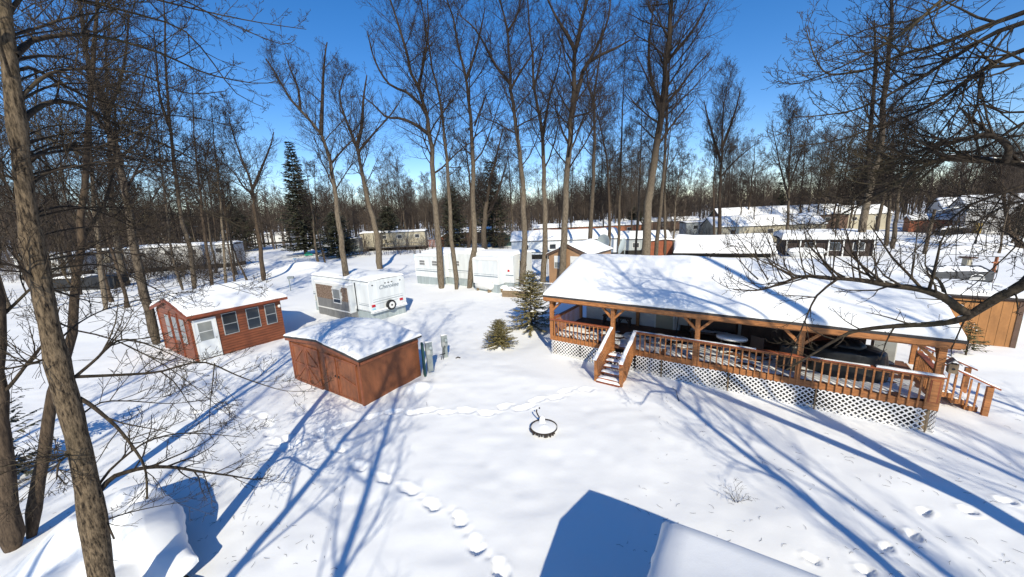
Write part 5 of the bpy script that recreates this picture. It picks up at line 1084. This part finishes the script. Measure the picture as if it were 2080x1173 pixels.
hero((897, 588), [(895, 555), (893, 522), (888, 470), (883, 420), (880, 360), (875, 298), (870, 250), (862, 213), (848, 175), (832, 141), (823, 94), (805, 40), (792, 0)], 17, 'first from left of the tall trunks in front of the white trailer', 2, .4, 30, .23, stems=[([(872, 275), (845, 255), (815, 242), (785, 239), (760, 215), (734, 196)], 7), ([(850, 180), (862, 120), (870, 60), (868, 0)], 6), ([(865, 225), (830, 190), (790, 170), (760, 120), (745, 60)], 6)])
hero((927, 588), [(924, 543), (920, 510), (916, 481), (914, 420), (911, 375), (909, 341), (900, 260), (892, 192), (885, 165), (879, 145), (870, 85), (860, 30)], 12, 'second, slimmer trunk in front of the white trailer', 2, .4, 26, .2)
hero((953, 586), [(955, 560), (957, 543), (962, 525), (964, 512), (964, 485), (963, 461), (961, 420), (960, 370), (960, 311), (956, 239), (950, 190), (945, 149), (937, 115), (930, 85), (917, 26), (905, -10)], 15, 'third trunk in front of the white trailer, kinked near its foot', 2, .42, 28, .22, stems=[([(964, 256), (975, 225), (985, 198), (998, 170)], 4), ([(948, 160), (962, 120), (975, 70), (985, 20)], 6)])
hero((1061, 592), [(1062, 560), (1065, 522), (1066, 470), (1064, 420), (1062, 362), (1054, 300), (1045, 234), (1040, 200), (1037, 170), (1034, 110), (1032, 64), (1024, 30), (1015, 0)], 16, 'tall curving trunk at the right end of the white trailer', 2, .42, 30, .22, stems=[([(1038, 180), (1055, 150), (1075, 120), (1100, 81)], 5), ([(1037, 170), (1005, 130), (985, 90), (960, 50), (925, 20)], 6), ([(1032, 64), (1050, 30), (1060, -10)], 5)])
hero((1102, 585), [(1104, 550), (1106, 522), (1107, 470), (1106, 420), (1105, 384), (1104, 330), (1103, 277), (1097, 240), (1088, 200), (1084, 170), (1082, 120), (1078, 70)], 15, 'trunk directly left of the light brown gabled hut window', 3, .42, 28, .22, stems=[([(1103, 277), (1110, 230), (1120, 180), (1135, 130), (1140, 90)], 6), ([(1084, 180), (1095, 140), (1105, 100), (1102, 81)], 4)])
hero((1139, 592), [(1142, 550), (1145, 502), (1148, 460), (1149, 420), (1151, 390), (1152, 362), (1158, 280), (1162, 213), (1166, 150), (1169, 107), (1176, 70), (1182, 43), (1190, 0)], 18, 'thick trunk between the windows of the light brown gabled hut', 2, .40, 32, .24, rtop=.3, stems=[([(1160, 240), (1168, 200), (1178, 170), (1190, 130), (1225, 105), (1255, 90), (1284, 72)], 11), ([(1170, 107), (1150, 70), (1130, 40), (1105, -10)], 8), ([(1185, 145), (1215, 90), (1235, 40), (1240, 0)], 7)])
hero((1196, 540), [(1198, 508), (1200, 460), (1202, 420), (1205, 360), (1207, 298), (1207, 240), (1207, 192), (1215, 140), (1220, 100)], 12, 'straight trunk left of the large satellite dish', 4, .4, 26, .24, tm='bark_mid', stems=[([(1206, 210), (1195, 170), (1188, 120)], 5)])
hero((1236, 528), [(1238, 480), (1238, 440), (1236, 384), (1233, 330), (1225, 280), (1218, 250)], 9, 'dark twin trunk right behind the large satellite dish', 5, .4, 22, .22, tm='bark_dark')
hero((1256, 525), [(1257, 480), (1258, 435), (1259, 384), (1262, 300), (1265, 213), (1268, 150)], 7, 'slim upright trunk between the two satellite dishes', 4, .4, 20, .2, tm='bark_mid')
hero((1310, 535), [(1313, 500), (1315, 470), (1317, 435), (1320, 390), (1327, 341), (1336, 285), (1344, 234), (1349, 180), (1352, 128), (1361, 64), (1365, 0)], 21, 'thickest pale trunk leaning right above the porch roof ridge', 3, .42, 34, .26, rtop=.3, stems=[([(1344, 234), (1330, 190), (1318, 120), (1322, 50), (1330, 0)], 8), ([(1352, 128), (1385, 90), (1415, 50), (1440, 0)], 7), ([(1346, 220), (1380, 180), (1410, 140), (1440, 110)], 6)])
hero((1331, 532), [(1335, 480), (1340, 440), (1344, 400), (1350, 320), (1354, 240), (1358, 150), (1366, 60)], 10, 'brown trunk tight behind the thickest pale one', 4, .35, 26, .25, tm='bark_mid')
hero((1291, 530), [(1293, 480), (1296, 430), (1300, 360), (1302, 290)], 6, 'narrow grey trunk left of the thickest pale one', 6, .35, 18, .2, tm='bark_mid')
hero((1351, 520), [(1351, 480), (1350, 430), (1352, 360), (1358, 300)], 7, 'trunk in front of the flat red-brown shed', 6, .35, 22, .22, tm='bark_mid')
hero((1367, 520), [(1368, 490), (1370, 460), (1372, 420), (1378, 370)], 5, 'pale sapling at the right end of the flat red-brown shed', 4, .35, 16, .22, tm='bark_tan')
hero((1461, 500), [(1462, 440), (1463, 362), (1466, 320), (1467, 277), (1468, 230), (1474, 190)], 10, 'solitary tree with an upswept fan-shaped crown right of centre', 1, .38, 26, .3, tm='bark_dark', stems=[([(1465, 330), (1452, 290), (1438, 240), (1430, 205)], 6), ([(1467, 300), (1482, 260), (1495, 220), (1505, 180)], 6), ([(1464, 360), (1490, 330), (1525, 300), (1540, 290)], 4)], ang=(15, 38), up=.2)
hero((1451, 500), [(1450, 450), (1449, 380), (1452, 330), (1448, 280)], 6, 'dark trunk touching the left of the fan-shaped tree', 2, .45, 16, .25, tm='bark_dark')
hero((1597, 512), [(1599, 480), (1601, 440), (1602, 390), (1603, 340), (1606, 290), (1603, 240)], 8, 'slender grey tree at the left end of the open-fronted building', 1, .3, 28, .3, tm='bark_mid', stems=[([(1602, 380), (1620, 330), (1638, 280)], 4), ([(1601, 400), (1585, 340), (1575, 290), (1568, 260)], 4)], ang=(18, 42), up=.2)
hero((1744, 520), [(1748, 480), (1752, 450), (1758, 425), (1764, 400), (1775, 350), (1789, 298), (1798, 205), (1806, 107), (1810, 40)], 17, 'orange-brown trunk forking low in front of the open-fronted building', 3, .3, 32, .25, tm='bark_tan', rtop=.3, stems=[([(1762, 405), (1763, 350), (1766, 298), (1774, 192), (1778, 110), (1776, 40)], 10)])
hero((1776, 490), [(1785, 450), (1795, 400), (1803, 350)], 9, 'grey trunk on the snowfield nearest the open-fronted building', 8, .3, 22, .28, tm='bark_mid')
hero((1801, 499), [(1803, 465), (1806, 420), (1810, 360)], 9, 'middle one of three grey trunks on the right snowfield', 8, .3, 22, .28, tm='bark_mid')
hero((1813, 505), [(1818, 465), (1822, 420), (1830, 350)], 10, 'rightmost of three grey trunks on the right snowfield', 8, .3, 24, .28, tm='bark_mid')
hero((985, 512), [(983, 480), (985, 440), (990, 400), (1000, 350), (1010, 310)], 15, 'gnarled broad trunk in front of the dark spruces behind the white trailer', 4, .3, 22, .25, tm='bark_mid', stems=[([(984, 450), (1000, 420), (1015, 380), (1030, 330)], 8)])
hero((951, 510), [(955, 470), (958, 430), (955, 380), (950, 330)], 9, 'dark trunk behind the kinked one at the white trailer', 5, .35, 20, .25, tm='bark_dark')
hero((2075, 505), [(2060, 480), (2048, 470), (2045, 440), (2040, 400)], 12, 'dark tangled tree at the right edge below the crooked limbs', 4, .1, 30, .4, tm='bark_dark', ang=(40, 80))
print('heroes', round(time.time() - _t0, 1))

# --- twig shrub in the foreground snow
p = at(1497, 1022); T = Tubes()
for k in range(5): branch(T, (p[0] + uni(-.05, .05), p[1], hgt(p[0], p[1]) - .02), norm((uni(-.9, .9), uni(-.4, .5), .55)), uni(.25, .5), .006, 2, 4, (0, 0, 5, 3, 0), .02, .3, .0025)
tag(finish(T.mesh('dead_twigs'), 'dead_twigs', 'twig_near'), 'little dead twigs sticking out of the snow in front of the near gable roof', 'twigs')
for i, (px, py, lb) in enumerate(((868, 826, 'single stalk standing in the snow by the trail right of the brown shed'), (1370, 800, 'thin dark branch lying on the snow below the lattice skirt'))):
    p = at(px, py); T = Tubes()
    if i == 0: branch(T, (p[0], p[1], 0), (0, 0, 1), .18, .008, 3, 3, (0, 0, 0, 0, 0))
    else: limb(T, [(p[0] - .1, p[1] - .6, .03), (p[0], p[1] - .2, .05), (p[0] + .12, p[1] + .1, .04), (p[0] + .1, p[1] + .4, .03)], .015, .006, 3, 3, [0, 0, 0, 0, 0], k=8, sides=5)
    tag(finish(T.mesh('fallen_branch' if i else 'stalk'), 'fallen_branch' if i else 'stalk', 'twig'), lb, 'branch' if i else 'stalk')

T = Tubes()
for i in range(520):
    px, py = (uni(100, 700), uni(760, 1170)) if rnd() < .6 else (uni(1250, 2080), uni(790, 1170))
    p = at(px, py); a = uni(0, 6.28); L_ = uni(.03, .16); z = hgt(p[0], p[1]) + .008
    T.add([(p[0], p[1], z), (p[0] + L_ * .5 * math.cos(a), p[1] + L_ * .5 * math.sin(a), z + uni(0, .015)), (p[0] + L_ * math.cos(a + .3), p[1] + L_ * math.sin(a + .3), z)], [.003, .003, .002], 3)
tag(finish(T.mesh('twig_litter'), 'twig_litter', 'twig'), 'scattered bits of fallen twig and bud scale on the snow', 'twig litter', kind='stuff')
# --- spruces: whorled branches carrying needle sprays
def spruce(base, hgt_, rad_, label, needle='needle', group=None, whorls=40, per=9, dens=1.0, leaf=.10, droop=.25, lean=0.0, z0=.08, open_=0.0, name='spruce', snow=0, pw=0.85):
    b = np.array([base[0], base[1], base[2] if len(base) > 2 else 0.0]); TT, V, Q = Tubes(), [], []
    TT.add([(b[0] + lean * t, b[1], b[2] - .2 + (hgt_ + .2) * t) for t in (0, .25, .5, .75, 1)], [hgt_ * .016 + .02, hgt_ * .012 + .015, hgt_ * .008 + .01, hgt_ * .004 + .006, .004], 8); SV, SQ = [], []
    for w_ in range(whorls):
        f = z0 + (1 - z0) * (w_ + rnd() * .6) / whorls; z = b[2] + hgt_ * f; L0 = rad_ * (1 - f) ** pw * uni(.82, 1.1) + .05 * rad_
        for j in range(per):
            if rnd() < open_: continue
            az = w_ * 1.1 + j * 2 * math.pi / per + uni(-.3, .3); L_ = L0 * uni(.65, 1.12); n = 6
            c, s = math.cos(az), math.sin(az); pts = []
            for i in range(n): u = i / (n - 1); pts.append((b[0] + lean * f + c * L_ * u, b[1] + s * L_ * u, z - droop * L_ * u * (1.2 - .5 * u) * (1.0 - f * .9) + .12 * L_ * u * u + .35 * L_ * u * f))
            TT.add(pts, [max(.004, L_ * .012 * (1 - .8 * i / (n - 1))) for i in range(n)], 3)
            m = max(4, int(L_ / leaf * 3.4 * dens))
            for q in range(m):
                u = .12 + .88 * (q + rnd()) / m; i = min(int(u * (n - 1)), n - 2); g = u * (n - 1) - i
                p = [pts[i][k] + (pts[i + 1][k] - pts[i][k]) * g for k in range(3)]
                a2 = az + random.choice((-1, 1)) * uni(.3, 1.2); ll = leaf * uni(.9, 1.9) * (1.25 - .5 * u); hw = leaf * uni(.16, .3); cx, cy = math.cos(a2), math.sin(a2); tz = uni(-.55, .25)
                px_, py_ = -cy * hw, cx * hw; tw = uni(-.5, .5) * hw; k = len(V)
                V += [(p[0] - px_, p[1] - py_, p[2] - tw), (p[0] + px_, p[1] + py_, p[2] + tw), (p[0] + cx * ll + px_ * .35, p[1] + cy * ll + py_ * .35, p[2] + tz * ll + tw), (p[0] + cx * ll - px_ * .35, p[1] + cy * ll - py_ * .35, p[2] + tz * ll - tw)]
                Q.append((k, k + 1, k + 2, k + 3))
            if snow and rnd() < snow:
                i = random.choice((2, 3)); p = pts[i]; k = len(SV); r_ = L_ * .13
                for e in range(6): an = e * math.pi / 3; SV.append((p[0] + r_ * math.cos(an), p[1] + r_ * .6 * math.sin(an), p[2] + .01))
                SV.append((p[0], p[1], p[2] + .03 + r_ * .35)); 
                for e in range(6): SQ.append((k + e, k + (e + 1) % 6, k + 6, k + 6))
    r = thing(name, b, 0, label, 'spruce', group); finish(TT.mesh('trunk', b), 'trunk', 'bark_dark', r, True)
    finish(npmesh('crown', np.array(V) - b, np.array(Q)), 'crown', needle, r)
    if SV:
        me = D.meshes.new('snow_clumps'); me.from_pydata([tuple(np.array(v) - b) for v in SV], [], [tuple(dict.fromkeys(q)) for q in SQ]); me.update(); finish(me, 'snow_clumps', 'snow', r, True)
    return r
def sp_at(px, py, top_px, top_py, wpx, label, **kw):
    b = at(px, py); h_ = above(b, top_px, top_py)[2]; dp = depth(b); return spruce(b, h_, wpx * dp / F / 2, label, **kw)
sp_at(1015, 703, 1018, 650, 74, 'knee-high bushy little spruce alone in the middle of the yard', whorls=22, per=11, leaf=.06, droop=.1, z0=.02, needle='needle_gold', pw=.6)
sp_at(1080, 668, 1072, 552, 118, 'tall young spruce with thin yellowish top left of the porch', whorls=24, per=9, leaf=.10, dens=1.3, needle='needle_gold', snow=.2, open_=.2, pw=.6, droop=.42)
sp_at(1960, 728, 1965, 655, 66, 'young spruce beside the orange brown plywood shed', whorls=10, per=8, leaf=.08, dens=.9, needle='needle', snow=.06, open_=.15, pw=.55, z0=.25)
sp_at(622, 518, 612, 288, 92, 'tall dark spruce standing against the sky left of centre', whorls=46, per=10, leaf=.45, needle='needle_dark', dens=1.3, z0=.06, open_=.1, pw=.85)
for px, py, tx, ty, wp, lb in ((1003, 505, 998, 328, 84, 'broad dark spruce, blunt-topped, behind the tall trunks at centre'), (925, 505, 922, 378, 74, 'dark spruce between the second and third tall trunks'), (690, 522, 690, 430, 95, 'low dark spruce over the dark grey camper nose'),
                               (795, 507, 790, 420, 80, 'dark spruce in front of the cream mobile home'), (400, 505, 402, 328, 84, 'dark spruce in the woods above the red cabin'), (490, 512, 488, 420, 85, 'dark spreading spruce beside the snowy lane'),
                               (1290, 478, 1290, 420, 60, 'small dark spruce far behind the second satellite dish'), (1575, 470, 1577, 370, 40, 'narrow dark spruce on the far skyline right of centre'), (2065, 480, 2068, 415, 50, 'dark spruce at the far right beside the big white house')):
    sp_at(px, py, tx, ty, wp, lb, whorls=32, per=9, leaf=.42, needle='needle_dark', dens=1.0, open_=.15, pw=.65, z0=.06)
b = at(45, 1000); spruce((b[0] - 1.0, b[1] + .5, 0), 2.6, 1.3, 'low dark evergreen bush behind the trunks at the left edge', needle='needle_dark', whorls=12, per=8, leaf=.10, pw=.5, open_=.3)
print('spruces', round(time.time() - _t0, 1))

# --- woodland: a few grown kinds, each copied with its parts
PROTO = []
for v in range(9):
    hh = uni(19, 25); TT, CT = Tubes(), Tubes(); lean = (uni(-1.2, 1.2), uni(-1.2, 1.2)); k = 14
    Q = np.array([(lean[0] * (i / 13) ** 1.3 + uni(-.12, .12), lean[1] * (i / 13) ** 1.3 + uni(-.12, .12), hh * i / 13 - .2) for i in range(k)]); r0 = uni(.15, .24)
    rad = [r0 * (1 - .8 * i / 13) for i in range(k)]; flare(rad, Q, r0); TT.add([tuple(q) for q in Q], rad, 8)
    crown_limbs(CT, Q, rad, hh * uni(.25, .4), 26, hh * uni(.2, .28), 4, [0, 8, 6, 3.5, 0] if v < 8 else [0, 6, 4, 1.5, 0], (34, 68), .09, .010)
    PROTO.append((TT.mesh('trunk'), CT.mesh('crown'), hh))
tms = ['bark_mid', 'bark_dark', 'bark_mid']
def place_tree(x, y, s, v, label, group, far=False, z=None):
    tm, cm, hh = PROTO[v % len(PROTO)]
    r = thing('bare_tree', (x, y, hgt(x, y) if z is None else z), uni(0, 6.28), label, 'tree', group); r.scale = (s * uni(.9, 1.1), s * uni(.9, 1.1), s)
    for me, nm in ((tm, 'trunk'), (cm, 'crown')):
        o = D.objects.new(nm, me); COL.objects.link(o); o.parent = r
    return r
for v, (tm, cm, hh) in enumerate(PROTO): tm.materials.append(MT[tms[v % 3]]); cm.materials.append(MT['twig_far' if v % 2 else 'twig']); tm.shade_smooth()
BLOCK = []      # pixel boxes kept free: open snow, lane, buildings' fronts
OPEN = [(500, 480, 735, 600), (1610, 480, 2080, 600), (560, 540, 1100, 700), (850, 500, 1050, 600), (730, 490, 850, 540), (1090, 478, 1600, 560)]
placed = []
def scatter(n, xr, yr, sr, label, group, mind=2.2, opens=OPEN):
    c = 0; tries = 0
    while c < n and tries < 6000:
        tries += 1; px, py = uni(*xr), uni(*yr)
        if any(a <= px <= c_ and b_ <= py <= d for a, b_, c_, d in opens): continue
        p = at(px, py); 
        if p[1] < 8 or any((p[0] - q[0]) ** 2 + (p[1] - q[1]) ** 2 < mind ** 2 for q in placed): continue
        placed.append((p[0], p[1])); place_tree(p[0], p[1], uni(*sr), random.randrange(8), label, group); c += 1
scatter(34, (-120, 500), (520, 640), (.6, 1.0), 'slender bare tree among the left-hand woods', 'trees in the left woods', 1.8, OPEN + [(300, 560, 600, 760), (170, 540, 410, 600)])
scatter(44, (-60, 560), (498, 525), (.7, 1.0), 'bare tree farther back in the left-hand woods', 'trees farther back on the left')
scatter(58, (560, 1300), (476, 505), (.75, 1.0), 'bare tree in the woods behind the trailers at the centre', 'trees behind the central trailers', 2.5, [(500, 500, 560, 520), (1040, 478, 1230, 500)])
scatter(34, (1200, 1760), (457, 478), (.75, 1.0), 'bare tree in the woods behind the bungalows', 'trees behind the bungalows', 2.5, [])
scatter(28, (1700, 2300), (445, 466), (.75, 1.0), 'bare tree at the wood edge beyond the right snowfield', 'trees beyond the right snowfield', 2.5, [])
for px, py, s in ((1530, 492, .6), (1500, 488, .75), (1640, 478, .8), (1670, 480, .7), (1700, 476, .8), (1420, 486, .7), (1560, 486, .5), (1620, 484, .6), (1980, 500, .45), (2030, 512, .5), (2055, 498, .5), (1730, 474, .75), (1655, 474, .85)):
    p = at(px, py); place_tree(p[0], p[1], s, int(px), 'smaller bare tree among the far buildings on the right', 'smaller trees on the right')
# woods behind the viewer: they throw the long shadows over the yard
for x, y, s, v in ((-6.2, -1.6, .85, 0), (-2.3, -4.5, .9, 1), (7.9, -2.2, .9, 2), (9.5, -9, .95, 4), (14.0, -5, .9, 5), (-7.5, -9, 1.0, 6), (17.5, -1, .9, 8), (16.5, -16, 1.0, 0), (-12, -5, .9, 2), (-15.5, 1.5, .8, 4)):
    r = place_tree(x, y, s, 8, 'bare tree behind the viewer, known by its long shadow on the yard', 'trees behind the viewer')
    r.scale = (s * .75, s * .75, s)
    if v == 0 and s == .85: r.rotation_euler = (0, .27, 0)
print('woods', round(time.time() - _t0, 1))
# far wood: one mass
T = Tubes()
def simple_tree(x, y, hh, z0=0.0):
    T.add([(x, y, z0), (x + uni(-.4, .4), y, z0 + hh * .5), (x + uni(-.8, .8), y, z0 + hh)], [.22, .14, .04], 3)
    for k in range(30):
        f = uni(.18, .95); a = uni(0, 6.28); L_ = hh * .26 * (1.1 - f) + 1.2; e = uni(.35, 1.1); z = z0 + hh * f
        q = (x + math.cos(a) * L_ * math.cos(e), y + math.sin(a) * L_ * math.cos(e), z + L_ * math.sin(e)); m = (x + (q[0] - x) * .5 + uni(-.3, .3), y + (q[1] - y) * .5, z + (q[2] - z) * .42)
        T.add([(x, y, z), m, q], [.06, .045, .02], 3)
        for j in range(2):
            u = uni(.4, 1); s_ = (x + (q[0] - x) * u, y + (q[1] - y) * u, z + (q[2] - z) * u); T.add([s_, (s_[0] + uni(-1, 1), s_[1] + uni(-.6, .6), s_[2] + uni(.1, 1.3))], [.035, .02], 3)
for i in range(3300):
    a = uni(-1.15, 1.15); R_ = uni(105, 280); x, y = R_ * math.sin(a), R_ * math.cos(a)
    if R_ < 150 and (rnd() < .35 or a > .45): continue
    simple_tree(x, y, (uni(10, 16) if R_ > 150 else uni(8, 13)) * (1 + .9 * float(vnoise(np.array(a * 14), np.array(R_ / 60)))), R_ * .004)
fw = tag(finish(T.mesh('far_wood'), 'far_wood', 'twig_far'), 'brown band of leafless forest along the horizon', 'woods', kind='stuff')
# undergrowth among the near woods
T = Tubes()
for x0, x1, y0, y1, c_ in ((700, 880, 514, 520, 60), (150, 420, 552, 566, 70), (1840, 2080, 478, 486, 60), (1380, 1600, 492, 496, 40), (900, 1060, 503, 508, 40)):
    for i in range(c_):
        p = at(uni(x0, x1), uni(y0, y1))
        for k in range(2): branch(T, (p[0] + uni(-.4, .4), p[1] + uni(-.4, .4), 0), norm((uni(-.4, .4), uni(-.4, .4), 1)), uni(1.5, 4.5), .03, 3, 4, (0, 0, 0, 8, 0), .05, .2, .014)
for i in range(900):
    if rnd() < .6: px, py = uni(-40, 560), uni(500, 575)
    else: px, py = uni(560, 1700), uni(470, 496)
    if 500 < px < 735 and py > 492 : continue
    p = at(px, py)
    for k in range(4): branch(T, (p[0] + uni(-.4, .4), p[1] + uni(-.4, .4), 0), norm((uni(-.5, .5), uni(-.5, .5), 1)), uni(1.5, 4.5), .02, 3, 4, (0, 0, 0, 6, 0), .05, .2, .012)
tag(finish(T.mesh('undergrowth'), 'undergrowth', 'twig_far'), 'leafless scrub filling the woods behind the trailers', 'undergrowth', kind='stuff')
print('all', round(time.time() - _t0, 1), 'objects', len(D.objects))
